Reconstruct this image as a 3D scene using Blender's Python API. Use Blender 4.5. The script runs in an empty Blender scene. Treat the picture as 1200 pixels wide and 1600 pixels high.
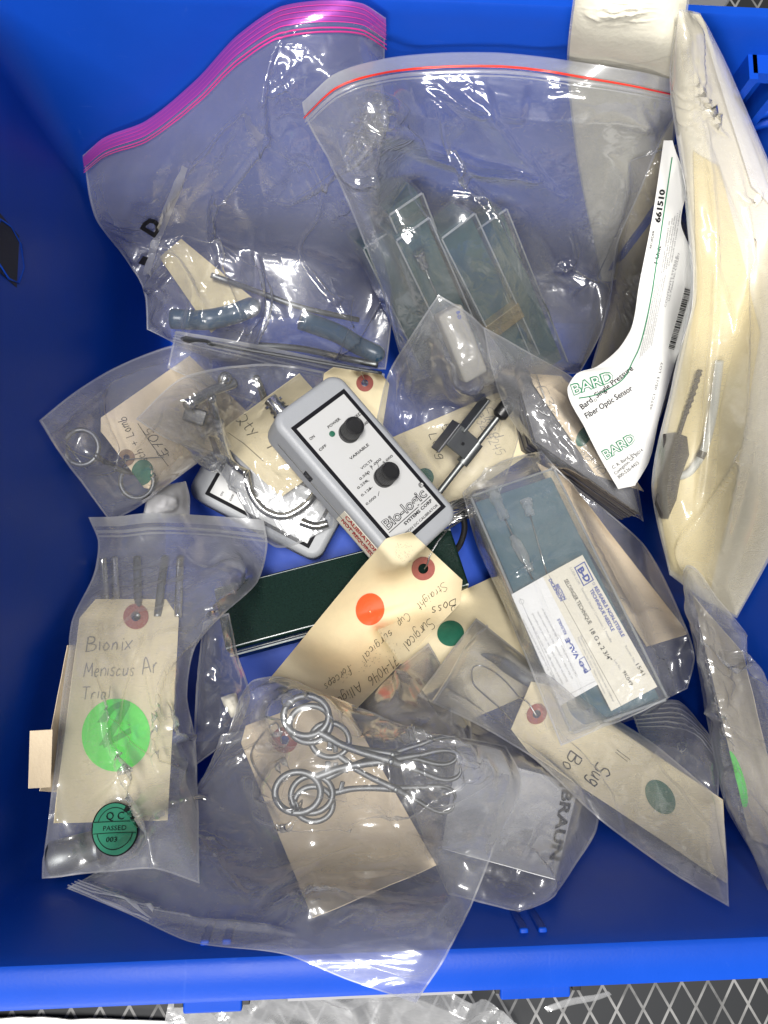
import bpy, bmesh, math, random
import numpy as np
from mathutils import Vector, Matrix

random.seed(7)
C = bpy.context.scene
COL = C.collection

# ------------------------------------------------------------------ camera, world, lights, exposure
FPX, CAMZ = 1200.0, 0.60            # focal length in photo pixels, metres above the bin floor
NADIR, ROLL = (515.0, 940.0), math.radians(0.4)
_d = np.array([(NADIR[0] - 600) / FPX, -(NADIR[1] - 800) / FPX, -1.0]); _d /= np.linalg.norm(_d)
_u = -_d
_x = np.array([math.cos(ROLL), math.sin(ROLL), 0.0]); _x -= _u * (_u @ _x); _x /= np.linalg.norm(_x)
_y = np.cross(_u, _x)
R3 = np.array([_x, _y, _u])         # camera -> world
CAM = np.array([0.0, 0.0, CAMZ])
cd = bpy.data.cameras.new('camera'); cam = bpy.data.objects.new('camera', cd); COL.objects.link(cam)
M4 = Matrix.Identity(4)
for _i in range(3):
    for _j in range(3):
        M4[_i][_j] = R3[_i][_j]
    M4[_i][3] = CAM[_i]
cam.matrix_world = M4
cd.sensor_fit = 'HORIZONTAL'; cd.sensor_width = 36.0; cd.lens = 36.0 * FPX / 1200.0
cd.clip_start = 0.01; cd.clip_end = 20.0
C.camera = cam

w = bpy.data.worlds.new('World'); C.world = w; w.use_nodes = True
wb = w.node_tree.nodes['Background']; wb.inputs['Color'].default_value = (0.93, 0.97, 1.0, 1); wb.inputs['Strength'].default_value = 0.075

def area(name, loc, target, sx, sy, power, col=(1, 0.97, 0.93)):
    l = bpy.data.lights.new(name, 'AREA'); l.shape = 'RECTANGLE'; l.size = sx; l.size_y = sy; l.energy = power; l.color = col
    o = bpy.data.objects.new(name, l); COL.objects.link(o); o.location = loc
    o.rotation_euler = (Vector(target) - Vector(loc)).to_track_quat('-Z', 'Y').to_euler()
    return o
for _x0, _y0, _z0, _p, _sx in ((-1.7, -4.2, 2.3, 105, 1.4), (-0.5, -4.8, 2.3, 110, 1.4), (-0.9, -2.0, 2.4, 10, .62), (-0.11, -0.07, 2.45, 68, .8), (-0.38, -0.50, 2.45, 16, .62)):
    area('ceiling_light', (_x0, _y0, _z0), (0, 0, 0.12), _sx, _sx * .26, _p)

C.view_settings.view_transform = 'Standard'; C.view_settings.look = 'None'
C.view_settings.exposure = 0.0; C.view_settings.gamma = 1.0; C.view_settings.use_curve_mapping = False
C.render.engine = 'CYCLES'
cy = C.cycles
cy.max_bounces = 14; cy.transparent_max_bounces = 48; cy.diffuse_bounces = 4; cy.glossy_bounces = 4; cy.transmission_bounces = 8
cy.use_denoising = True; cy.sample_clamp_indirect = 6.0; cy.caustics_reflective = False; cy.caustics_refractive = False

# ------------------------------------------------------------------ pixel <-> world
def rays(px, py):
    c = np.stack([(np.asarray(px, float) - 600) / FPX, -(np.asarray(py, float) - 800) / FPX, -np.ones_like(np.asarray(px, float))], -1)
    r = c @ R3.T
    return r / -r[..., 2:3]                       # dz = -1 per unit
def at(px, py, z):
    r = rays(px, py)
    return CAM + r * (CAMZ - np.asarray(z, float))[..., None]
def proj(P):
    c = (np.asarray(P) - CAM) @ R3
    return np.stack([600 + FPX * c[..., 0] / -c[..., 2], 800 - FPX * c[..., 1] / -c[..., 2]], -1)

# ------------------------------------------------------------------ the pile as a height map: things come to rest on what lies below
RIMZ = 0.31
_a = at(np.array([-60.0, -15.0, 1440.0]), np.array([-32.0, 1508.0, 700.0]), np.array([RIMZ] * 3))
BX0, BX1, BY0, BY1 = float(min(_a[0, 0], _a[1, 0])), float(_a[2, 0]), float(_a[1, 1]), float(_a[0, 1])
DRAFT = 0.019
HX0, HY0, HR = -0.24, -0.24, 0.001
HN, HM = 560, 600                                  # x cells, y cells
gx = HX0 + HR * np.arange(HN); gy = HY0 + HR * np.arange(HM)
_s = np.minimum(np.minimum(gx[None, :] - BX0, BX1 - gx[None, :]), np.minimum(gy[:, None] - BY0, BY1 - gy[:, None]))
H = np.clip((DRAFT - _s) / DRAFT * RIMZ, 0.0, RIMZ) + 0.0015
H[_s < -0.017] = 0.0
def hget(A, x, y):
    fx = np.clip((x - HX0) / HR, 0, HN - 1.001); fy = np.clip((y - HY0) / HR, 0, HM - 1.001)
    i = fx.astype(int); j = fy.astype(int); a = fx - i; b = fy - j
    return A[j, i] * (1 - a) * (1 - b) + A[j, i + 1] * a * (1 - b) + A[j + 1, i] * (1 - a) * b + A[j + 1, i + 1] * a * b
# the heap: bags lie bunched against the walls, so the things in view rest on a mound that climbs to the near and left walls
MOUND = [(540, 960, .03), (700, 880, .03), (480, 640, .05), (640, 830, .03), (200, 680, .13), (110, 690, .19), (400, 700, .05), (400, 790, .02), (700, 650, .05), (900, 680, .055), (830, 760, .06), (960, 1060, .115),
         (700, 1040, .105), (870, 1180, .145), (1050, 1280, .185), (1130, 1380, .235), (420, 1080, .14), (480, 1160, .175), (620, 1200, .18), (500, 1300, .21), (580, 1400, .24), (250, 1400, .24), (400, 1450, .265),
         (240, 830, .11), (210, 960, .145), (180, 1150, .19), (150, 1290, .22), (180, 1370, .235), (330, 1150, .15), (850, 1300, .20), (800, 1400, .24), (1020, 850, .03), (1090, 900, .07), (400, 540, .11), (480, 500, .12), (290, 480, .12), (720, 560, .10), (820, 520, .10), (650, 520, .10), (560, 580, .07), (1060, 700, .09), (640, 1500, .285), (1120, 600, .13), (1150, 800, .13)]
_m = np.array(MOUND); _p = at(_m[:, 0], _m[:, 1], _m[:, 2])
_w = np.exp(-((gx[None, :, None] - _p[:, 0]) ** 2 + (gy[:, None, None] - _p[:, 1]) ** 2) / .030 ** 2) + 1e-9
H = np.maximum(H, (_w * _m[:, 2]).sum(-1) / _w.sum(-1) * (_s > .0005)); del _w
def blur(A, r, it=2):
    for _ in range(it):
        for ax in (0, 1):
            p = [(0, 0), (0, 0)]; p[ax] = (r + 1, r)
            c = np.cumsum(np.pad(A, p, mode='edge'), axis=ax)
            n = 2 * r + 1
            A = (c[n:] - c[:-n]) / n if ax == 0 else (c[:, n:] - c[:, :-n]) / n
    return A
H = np.where(_s > 0, np.maximum(H, np.minimum(blur(H, 5, 2), RIMZ)), H)
def march(Hs, px, py):
    r = rays(px, py); z = np.zeros(px.shape); done = np.zeros(px.shape, bool)
    for zt in np.arange(0.345, -0.0005, -0.0007):
        P = CAM + r * (CAMZ - zt); hit = (zt <= hget(Hs, P[..., 0], P[..., 1])) & ~done
        z = np.where(hit, zt, z); done |= hit
    return z
# from here on the heap is kept as a relief: the height of its topmost surface along each line of sight
QX0, QY0, QS, QW, QH = -120, -120, 2.0, 740, 920
_cx, _cy = np.meshgrid(QX0 + QS * np.arange(0, QW, 4), QY0 + QS * np.arange(0, QH, 4))
_z = march(H, _cx, _cy); _i = np.arange(QH) / 4; _j = np.arange(QW) / 4
_a = np.clip(_i.astype(int), 0, _z.shape[0] - 2); _b = np.clip(_j.astype(int), 0, _z.shape[1] - 2); _e = np.clip(_i - _a, 0, 1)[:, None]; _f = np.clip(_j - _b, 0, 1)[None]
Z = _z[np.ix_(_a, _b)] * (1 - _e) * (1 - _f) + _z[np.ix_(_a + 1, _b)] * _e * (1 - _f) + _z[np.ix_(_a, _b + 1)] * (1 - _e) * _f + _z[np.ix_(_a + 1, _b + 1)] * _e * _f
Z = blur(Z, 2, 1)
def zget(A, px, py):
    fx = np.clip((np.asarray(px, float) - QX0) / QS, 0, QW - 1.001); fy = np.clip((np.asarray(py, float) - QY0) / QS, 0, QH - 1.001)
    i = fx.astype(int); j = fy.astype(int); a = fx - i; b = fy - j
    return A[j, i] * (1 - a) * (1 - b) + A[j, i + 1] * a * (1 - b) + A[j + 1, i] * (1 - a) * b + A[j + 1, i + 1] * a * b
def zat(px, py): return float(zget(Z, px, py))
def hadd(P):
    global Z
    P = np.asarray(P, float).reshape(-1, 3); q = proj(P)
    i = np.round((q[:, 0] - QX0) / QS).astype(int); j = np.round((q[:, 1] - QY0) / QS).astype(int); ok = (i > 0) & (i < QW - 1) & (j > 0) & (j < QH - 1)
    L = np.full(Z.shape, -1.0); np.maximum.at(L, (j[ok], i[ok]), P[ok, 2])
    for _ in range(2):
        S_ = np.zeros_like(L); K_ = np.zeros_like(L)
        for dj, di in ((0, 1), (0, -1), (1, 0), (-1, 0), (1, 1), (-1, -1), (1, -1), (-1, 1)):
            R_ = np.roll(np.roll(L, dj, 0), di, 1); m_ = R_ > 0; S_ += np.where(m_, R_, 0); K_ += m_
        L = np.where((L < 0) & (K_ >= 4), S_ / np.maximum(K_, 1), L)
    Z = np.maximum(Z, L)
def hadd_faces(V, F):
    V = np.asarray(V, float); out = [V]
    for f in F:
        for k in range(1, len(f) - 1):
            a, b, c = V[f[0]], V[f[k]], V[f[k + 1]]
            n = int(max(np.linalg.norm(a - b), np.linalg.norm(b - c), np.linalg.norm(a - c)) / 0.0009) + 1
            if n < 2: continue
            s, t = np.meshgrid(np.linspace(0, 1, n + 1), np.linspace(0, 1, n + 1)); m = s + t <= 1.0001
            s = s[m][:, None]; t = t[m][:, None]
            out.append(a + (b - a) * s + (c - a) * t)
    hadd(np.concatenate(out))
def _mx(A, r, sg):
    A = A * sg
    for ax in (0, 1):
        k = 1; B = A
        while k <= r:
            st = min(k, r - k + 1) if k > 1 else 1
            B = np.maximum(np.maximum(B, np.roll(B, st, ax)), np.roll(B, -st, ax)); k += st
        A = B
    return A * sg
def closing(r):
    """taut film: bridges gaps narrower than about two r cells"""
    D_ = _mx(_mx(Z, r, 1), r, -1); D_ = np.maximum(D_, Z)
    return np.maximum(blur(D_, max(1, r // 3), 2), Z)
def smooth_h(r):
    return np.maximum(blur(Z, r, 2), Z)
def raymarch(Zs, px, py, lift): return zget(Zs, px, py) + lift

# ------------------------------------------------------------------ noise
def _hash(i, j, s):
    n = (i * 374761393 + j * 668265263 + s * 1274126177) & 0x7fffffff
    n = ((n ^ (n >> 13)) * 1274126177) & 0x7fffffff
    return ((n ^ (n >> 16)) & 0xffff) / 65535.0
def vnoise(x, y, s=0):
    i = np.floor(x).astype(np.int64); j = np.floor(y).astype(np.int64); a = x - i; b = y - j
    a = a * a * a * (a * (a * 6 - 15) + 10); b = b * b * b * (b * (b * 6 - 15) + 10)
    return (_hash(i, j, s) * (1 - a) + _hash(i + 1, j, s) * a) * (1 - b) + (_hash(i, j + 1, s) * (1 - a) + _hash(i + 1, j + 1, s) * a) * b
def crumple(x, y, seed, lam, amp, angle=None, n=9):
    """sharp local folds, positive heights; x, y in metres on the sheet"""
    rng = np.random.default_rng(seed); h = np.zeros_like(x)
    wx = (vnoise(x / (lam * 1.6), y / (lam * 1.6), seed) - .5) * lam * .9
    wy = (vnoise(x / (lam * 1.6), y / (lam * 1.6), seed + 5) - .5) * lam * .9
    for k in range(n):
        t = rng.uniform(0, math.pi) if angle is None else angle + rng.normal(0, .35)
        l = lam * rng.uniform(.6, 2.2)
        p = ((x + wx) * math.cos(t) + (y + wy) * math.sin(t)) / l + rng.uniform(0, 9)
        f = np.abs(p - np.floor(p) - .5) * 2
        f = 1 - np.minimum(f * rng.uniform(1.2, 2.6), 1)
        q = 2.2 * lam
        m = np.clip((vnoise(x / q + 13 * k, y / q - 7 * k, seed + 11 * k) - .42) * 3.2, 0, 1)
        h += f ** .9 * m * l / lam * rng.uniform(.5, 1.2)
    h += .5 * vnoise(x / lam, y / lam, seed + 77) + .25 * np.abs(vnoise(x / (lam * .4), y / (lam * .4), seed + 78) - .5)
    return h * amp / 1.6

def creases(X, Y, seed, lam, amp, angle=None):
    """long sharp folds between flat areas, and a few crinkled patches; amp in metres"""
    rng = np.random.default_rng(seed); wd, ln = X.max(), Y.max(); h = np.zeros_like(X); n = int(np.clip(.55 * wd * ln / lam ** 2, 5, 60))
    for k in range(n):
        cx, cy_ = rng.uniform(0, wd), rng.uniform(0, ln); t = rng.uniform(0, math.pi) if angle is None else angle + rng.normal(0, .45)
        L_ = lam * rng.uniform(.8, 3.2); a = (X - cx) * math.cos(t) + (Y - cy_) * math.sin(t); b = -(X - cx) * math.sin(t) + (Y - cy_) * math.cos(t)
        b = b + rng.normal(0, .5) * a * a / L_ + .0016 * (vnoise(a / .012, b * 0, seed + k) - .5); w1 = rng.uniform(.0014, .004); w2 = rng.uniform(.2, .6) * lam
        pr = np.where(b > 0, np.clip(1 - b / w2, 0, 1) ** 1.2, np.clip(1 + b / w1, 0, 1)); h = h + amp * rng.uniform(.25, 1) * pr * np.sqrt(np.clip(1 - (2 * a / L_) ** 2, 0, 1))
    for k in range(int(np.clip(n * .35, 2, 12))):
        cx, cy_, r = rng.uniform(0, wd), rng.uniform(0, ln), rng.uniform(.006, .016); g_ = np.exp(-((X - cx) ** 2 + (Y - cy_) ** 2) / r ** 2)
        h = h + g_ * crumple(X, Y, seed + 300 + k, .0055, .0016)
    return h

# ------------------------------------------------------------------ object plumbing
LOCAL = set()
def mesh_np(name, V, F, mats, mi=None, smooth=True):
    """V (n,3); F (k,3) or (k,4) int array"""
    V = np.asarray(V, np.float32); F = np.asarray(F, np.int32)
    me = bpy.data.meshes.new(name); k, q = F.shape
    me.vertices.add(len(V)); me.vertices.foreach_set('co', V.ravel())
    me.loops.add(k * q); me.loops.foreach_set('vertex_index', F.ravel())
    me.polygons.add(k); me.polygons.foreach_set('loop_start', np.arange(0, k * q, q, dtype=np.int32))
    for m in (mats if isinstance(mats, (list, tuple)) else [mats]): me.materials.append(m)
    if mi is not None: me.polygons.foreach_set('material_index', np.asarray(mi, np.int32))
    me.polygons.foreach_set('use_smooth', np.full(k, smooth))
    me.update(calc_edges=True); me.validate()
    return me
def mesh_py(name, V, F, mats, smooth=False, mi=None):
    me = bpy.data.meshes.new(name); me.from_pydata([tuple(map(float, v)) for v in V], [], [tuple(map(int, f)) for f in F])
    for m in (mats if isinstance(mats, (list, tuple)) else [mats]): me.materials.append(m)
    me.polygons.foreach_set('use_smooth', np.full(len(me.polygons), smooth))
    if mi is not None: me.polygons.foreach_set('material_index', np.asarray(mi, np.int32))
    me.update(); me.validate()
    return me
def put(name, me, parent=None, wn=False):
    o = bpy.data.objects.new(name, me); COL.objects.link(o)
    if parent is not None: o.parent = parent
    if wn:
        m = o.modifiers.new('weighted', 'WEIGHTED_NORMAL'); m.weight = 100; m.keep_sharp = True
    return o
def tag(o, label, cat, group=None, kind=None):
    if kind: o['kind'] = kind
    if label: o['label'] = label
    if cat: o['category'] = cat
    if group: o['group'] = group
    return o
def thing(name, label, cat, group=None):
    o = bpy.data.objects.new(name, None); COL.objects.link(o); o.empty_display_size = .01
    return tag(o, label, cat, group)
def kids(o): return [c for c in bpy.data.objects if c.parent is o]
def settle_origins():
    """move every thing's origin to the middle of its base (all meshes were written in world coordinates)"""
    for o in list(COL.objects):
        if o.parent or o.type in {'CAMERA', 'LIGHT'} or o in LOCAL: continue
        fam = [o] + kids(o); fam += [g for c in fam[1:] for g in kids(c)]
        ms = [f for f in fam if f.type == 'MESH']
        if not ms: continue
        lo = np.full(3, 9.0); hi = np.full(3, -9.0)
        for f in ms:
            co = np.empty(len(f.data.vertices) * 3, np.float32); f.data.vertices.foreach_get('co', co); co = co.reshape(-1, 3)
            lo = np.minimum(lo, co.min(0)); hi = np.maximum(hi, co.max(0))
        p = Vector(((lo[0] + hi[0]) / 2, (lo[1] + hi[1]) / 2, lo[2]))
        for f in ms: f.data.transform(Matrix.Translation(-p))
        o.location = p

# ------------------------------------------------------------------ materials
def nt(name):
    m = bpy.data.materials.new(name); m.use_nodes = True; t = m.node_tree; t.nodes.clear()
    out = t.nodes.new('ShaderNodeOutputMaterial'); return m, t, out
def N(t, kind, **kw):
    n = t.nodes.new(kind)
    for k, v in kw.items():
        if k in n.inputs: n.inputs[k].default_value = v
        else: setattr(n, k, v)
    return n
def principled(name, col, rough=.5, metal=0.0, bump=0.0, bscale=300, var=0.0, vscale=60, spec=.5, coat=0.0, rvar=0.0, stretch=None, alpha=1.0):
    m, t, out = nt(name); p = N(t, 'ShaderNodeBsdfPrincipled'); L = t.links.new
    p.inputs['Base Color'].default_value = (*col, 1); p.inputs['Roughness'].default_value = rough
    p.inputs['Metallic'].default_value = metal; p.inputs['Specular IOR Level'].default_value = spec; p.inputs['Coat Weight'].default_value = coat
    p.inputs['Alpha'].default_value = alpha
    tc = N(t, 'ShaderNodeTexCoord'); src = tc.outputs['Object']
    if stretch:
        mp = N(t, 'ShaderNodeMapping'); mp.inputs['Scale'].default_value = stretch; L(src, mp.inputs['Vector']); src = mp.outputs['Vector']
    if var or rvar:
        n = N(t, 'ShaderNodeTexNoise', Scale=vscale, Detail=6.0, Roughness=.65); L(src, n.inputs['Vector'])
        if var:
            r = N(t, 'ShaderNodeMapRange'); r.inputs['From Min'].default_value = .25; r.inputs['From Max'].default_value = .75
            r.inputs['To Min'].default_value = 1 - var; r.inputs['To Max'].default_value = 1 + var; L(n.outputs['Fac'], r.inputs['Value'])
            mx = N(t, 'ShaderNodeMix', data_type='RGBA', blend_type='MULTIPLY'); mx.inputs[0].default_value = 1
            mx.inputs[6].default_value = (*col, 1); L(r.outputs['Result'], mx.inputs[7]); L(mx.outputs[2], p.inputs['Base Color'])
        if rvar:
            r = N(t, 'ShaderNodeMapRange'); r.inputs['To Min'].default_value = max(.02, rough - rvar); r.inputs['To Max'].default_value = rough + rvar
            L(n.outputs['Fac'], r.inputs['Value']); L(r.outputs['Result'], p.inputs['Roughness'])
    if bump:
        n = N(t, 'ShaderNodeTexNoise', Scale=bscale, Detail=4.0); L(src, n.inputs['Vector'])
        b = N(t, 'ShaderNodeBump', Strength=bump, Distance=.001); L(n.outputs['Fac'], b.inputs['Height']); L(b.outputs['Normal'], p.inputs['Normal'])
    L(p.outputs['BSDF'], out.inputs['Surface']); return m
def film(name, haze=.14, tint=(.985, .99, 1.0), hazecol=(.95, .96, .97), edge=.5, rough=.125, bump=.35, bscale=110, gloss=1.0, scr=.14):
    """thin plastic film: see-through, a milky scatter that thickens at grazing angles, crinkled glossy surface, fine scuffs"""
    m, t, out = nt(name); L = t.links.new
    tc = N(t, 'ShaderNodeTexCoord')
    n1 = N(t, 'ShaderNodeTexNoise', Scale=bscale, Detail=4.0, Roughness=.55, Distortion=1.2, noise_type='RIDGED_MULTIFRACTAL'); L(tc.outputs['Object'], n1.inputs['Vector'])
    nm = N(t, 'ShaderNodeTexNoise', Scale=22.0, Detail=2.0); L(tc.outputs['Object'], nm.inputs['Vector'])
    rm = N(t, 'ShaderNodeMapRange'); rm.inputs['From Min'].default_value = .42; rm.inputs['From Max'].default_value = .64; rm.inputs['To Min'].default_value = .12; L(nm.outputs['Fac'], rm.inputs['Value'])
    ad = N(t, 'ShaderNodeMath', operation='MULTIPLY'); L(n1.outputs['Fac'], ad.inputs[0]); L(rm.outputs[0], ad.inputs[1])
    b = N(t, 'ShaderNodeBump', Strength=bump, Distance=.0012); L(ad.outputs[0], b.inputs['Height'])
    tr = N(t, 'ShaderNodeBsdfTransparent'); tr.inputs['Color'].default_value = (*tint, 1)
    df = N(t, 'ShaderNodeBsdfDiffuse'); df.inputs['Color'].default_value = (*hazecol, 1)
    tl = N(t, 'ShaderNodeBsdfTranslucent'); tl.inputs['Color'].default_value = (*hazecol, 1)
    mh = N(t, 'ShaderNodeMixShader'); mh.inputs[0].default_value = .55; L(df.outputs[0], mh.inputs[1]); L(tl.outputs[0], mh.inputs[2])
    sh = N(t, 'ShaderNodeBsdfGlossy'); sh.inputs['Roughness'].default_value = .42; sh.inputs['Color'].default_value = (*hazecol, 1); L(b.outputs[0], sh.inputs['Normal'])
    ms = N(t, 'ShaderNodeMixShader'); ms.inputs[0].default_value = .22; L(mh.outputs[0], ms.inputs[1]); L(sh.outputs[0], ms.inputs[2]); mh = ms
    lw = N(t, 'ShaderNodeLayerWeight'); lw.inputs['Blend'].default_value = .35
    pw = N(t, 'ShaderNodeMath', operation='POWER'); pw.inputs[1].default_value = 1.6; L(lw.outputs['Facing'], pw.inputs[0])
    ma = N(t, 'ShaderNodeMath', operation='MULTIPLY_ADD'); ma.inputs[1].default_value = edge; ma.inputs[2].default_value = haze; L(pw.outputs[0], ma.inputs[0])
    # scuffs: stretched fine noise, thresholded
    mp = N(t, 'ShaderNodeMapping'); mp.inputs['Scale'].default_value = (1, 7, 1); mp.inputs['Rotation'].default_value = (0, 0, .9); L(tc.outputs['Object'], mp.inputs['Vector'])
    ns = N(t, 'ShaderNodeTexNoise', Scale=130.0, Detail=7.0, Roughness=.8, Distortion=2.0); L(mp.outputs['Vector'], ns.inputs['Vector'])
    rs = N(t, 'ShaderNodeMapRange'); rs.inputs['From Min'].default_value = .52; rs.inputs['From Max'].default_value = .78; rs.inputs['To Max'].default_value = scr; L(ns.outputs['Fac'], rs.inputs['Value'])
    su = N(t, 'ShaderNodeMath', operation='ADD', use_clamp=True); L(ma.outputs[0], su.inputs[0]); L(rs.outputs[0], su.inputs[1])
    m1 = N(t, 'ShaderNodeMixShader'); L(su.outputs[0], m1.inputs[0]); L(tr.outputs[0], m1.inputs[1]); L(mh.outputs[0], m1.inputs[2])
    gl = N(t, 'ShaderNodeBsdfGlossy'); gl.inputs['Roughness'].default_value = rough; L(b.outputs[0], gl.inputs['Normal'])
    lf = N(t, 'ShaderNodeLayerWeight'); lf.inputs['Blend'].default_value = .5; L(b.outputs[0], lf.inputs['Normal'])
    fr = N(t, 'ShaderNodeMath', operation='POWER'); fr.inputs[1].default_value = 5.0; L(lf.outputs['Facing'], fr.inputs[0])
    fm = N(t, 'ShaderNodeMath', operation='MULTIPLY_ADD', use_clamp=True); fm.inputs[1].default_value = .9 * gloss; fm.inputs[2].default_value = .075 * gloss; L(fr.outputs[0], fm.inputs[0])
    m2 = N(t, 'ShaderNodeMixShader'); L(fm.outputs[0], m2.inputs[0]); L(m1.outputs[0], m2.inputs[1]); L(gl.outputs[0], m2.inputs[2])
    L(m2.outputs[0], out.inputs['Surface']); return m

BLUE = principled('blue_plastic', (.004, .056, .42), .42, bump=.05, bscale=900, var=.06, vscale=25, rvar=.10, spec=.16)
def scuff(m):
    t = m.node_tree; L = t.links.new; p = [n for n in t.nodes if n.type == 'BSDF_PRINCIPLED'][0]; src = p.inputs['Base Color'].links[0].from_socket
    tc = N(t, 'ShaderNodeTexCoord'); last = src
    for rot, sc in ((.5, (14, 260, 40)), (-.9, (220, 16, 60)), (.1, (40, 30, 260))):
        mp = N(t, 'ShaderNodeMapping'); mp.inputs['Rotation'].default_value = (rot * .6, rot, rot); mp.inputs['Scale'].default_value = sc; L(tc.outputs['Object'], mp.inputs['Vector'])
        n = N(t, 'ShaderNodeTexNoise', Scale=1.0, Detail=5.0, Roughness=.7); L(mp.outputs['Vector'], n.inputs['Vector'])
        r = N(t, 'ShaderNodeMapRange'); r.inputs['From Min'].default_value = .66; r.inputs['From Max'].default_value = .80; r.inputs['To Max'].default_value = .22; L(n.outputs['Fac'], r.inputs['Value'])
        mx = N(t, 'ShaderNodeMix', data_type='RGBA'); mx.inputs[7].default_value = (.10, .19, .58, 1); L(r.outputs['Result'], mx.inputs[0]); L(last, mx.inputs[6]); last = mx.outputs[2]
    L(last, p.inputs['Base Color'])
scuff(BLUE)
FILM = film('clear_film')
FILM_EDGE = film('film_cut_edge', haze=.34, edge=.4, bump=.2)  # extra haze paints the light caught along bag edges; also used for zips
FILM_HAZY = film('hazy_film', haze=.185, scr=.18)
FILM_THICK = film('heavy_film', haze=.13, bump=.25, bscale=70, rough=.12)
FILM_CRISP = film('crisp_film', haze=.065, bump=.7, bscale=120, rough=.095, edge=.6, hazecol=(.92, .94, .96), scr=.07, gloss=1.35)
FILM_CREAM = film('cream_film', haze=.16, tint=(.98, .96, .90), hazecol=(.82, .80, .72), bscale=60, bump=.25)
ZIPW = film('zip_plastic', haze=.30, edge=.5, bump=.1)
ZIP_PINK = film('pink_zip_plastic', haze=.62, tint=(.85, .35, .80), hazecol=(.60, .13, .62), edge=.3, bump=.1)
ZIP_MAGENTA = principled('magenta_zip_line', (.58, .03, .24), .3)
ZIP_RED = principled('red_zip_line', (.72, .035, .02), .3)
MANILA = principled('manila_card', (.74, .645, .43), .75, bump=.12, bscale=700, var=.05, vscale=90)
BUFF = principled('buff_card', (.74, .61, .43), .78, bump=.12, bscale=700, var=.05, vscale=90)
RING = principled('red_brown_fibre', (.33, .10, .085), .75, var=.12, vscale=400)
RINGB = principled('brown_fibre', (.25, .16, .10), .75, var=.12, vscale=400)
ORANGE = principled('orange_sticker', (.83, .105, .025), .6, var=.04, vscale=300)
GREEN = principled('dark_green_sticker', (.012, .12, .07), .6, var=.12, vscale=300)
NEON = principled('neon_green_sticker', (.12, .80, .10), .55, var=.05, vscale=200)
NEOND = principled('green_ink_on_sticker', (.07, .45, .06), .55)
INK = principled('black_ink', (.012, .012, .015), .6, spec=.08)
PENCIL = principled('pencil_grey', (.27, .255, .23), .6)
PALEINK = principled('grey_print', (.28, .28, .29), .6)
INKB = principled('blue_ink', (.03, .06, .30), .55)
INKG = principled('green_ink', (.015, .22, .10), .55)
INKR = principled('red_ink', (.45, .03, .03), .55)
STEEL = principled('brushed_steel', (.17, .175, .18), .5, 1.0, bump=.06, bscale=1500, rvar=.12, vscale=200)
DULL = principled('dull_steel', (.20, .21, .21), .48, 1.0, rvar=.12, vscale=200)
WIRE = principled('steel_wire', (.40, .40, .40), .3, 1.0)
CHROME = principled('nickel_plate', (.55, .55, .54), .2, 1.0)
BLACKP = principled('black_plastic', (.012, .012, .013), .38)
SHELL = principled('grey_painted_case', (.36, .375, .395), .42, bump=.22, bscale=1400, var=.03, vscale=80)
PANEL = principled('silver_white_faceplate', (.56, .565, .56), .38, bump=.06, bscale=2000, spec=.5)
WHITEP = principled('white_paper', (.78, .78, .76), .7, bump=.05, bscale=600)
CREAMP = principled('cream_label', (.72, .68, .56), .65, bump=.05, bscale=600, var=.04, vscale=120)
POUCHP = principled('pouch_paper', (.60, .575, .48), .8, bump=.25, bscale=420, var=.05, vscale=120)
POUCHY = principled('yellowed_pouch', (.74, .65, .40), .8, bump=.2, bscale=300, var=.14, vscale=14)
TEAL = principled('teal_foam', (.034, .105, .145), .85, bump=.3, bscale=1500, var=.16, vscale=500)
TEALG = principled('green_teal_foam', (.022, .062, .066), .85, bump=.3, bscale=1500, var=.16, vscale=500)
CLEARBOX = film('clear_acrylic', haze=.025, tint=(.95, .98, .97), edge=.5, rough=.06, bump=.03, gloss=1.2, scr=.05)
DKGREEN = principled('dark_green_lacquer', (.008, .022, .017), .2, spec=.5, var=.35, vscale=900)
EDGEGL = principled('pale_acrylic_edge', (.50, .55, .55), .2)
DKCARD = principled('dark_film_plate', (.035, .035, .055), .35)
DKBROWN = principled('dark_brown_plastic', (.035, .03, .027), .55)
CABLE = principled('pale_grey_cable', (.48, .52, .55), .45)
BLUETUBE = principled('steel_blue_tube', (.022, .06, .11), .3)
BEIGE = principled('beige_foam', (.52, .46, .36), .8, var=.15, vscale=40)
WHITECLOTH = principled('white_wrap', (.80, .80, .80), .6, bump=.2, bscale=300)
TAPE = film('old_yellow_tape', haze=.35, tint=(.95, .85, .62), hazecol=(.62, .50, .30), bump=.1)
PALEBLK = principled('grey_label_print', (.12, .12, .13), .6)
GLASSY = film('clear_hub_plastic', haze=.40, edge=.5, hazecol=(.85, .87, .88), bump=.05, rough=.08)

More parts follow.
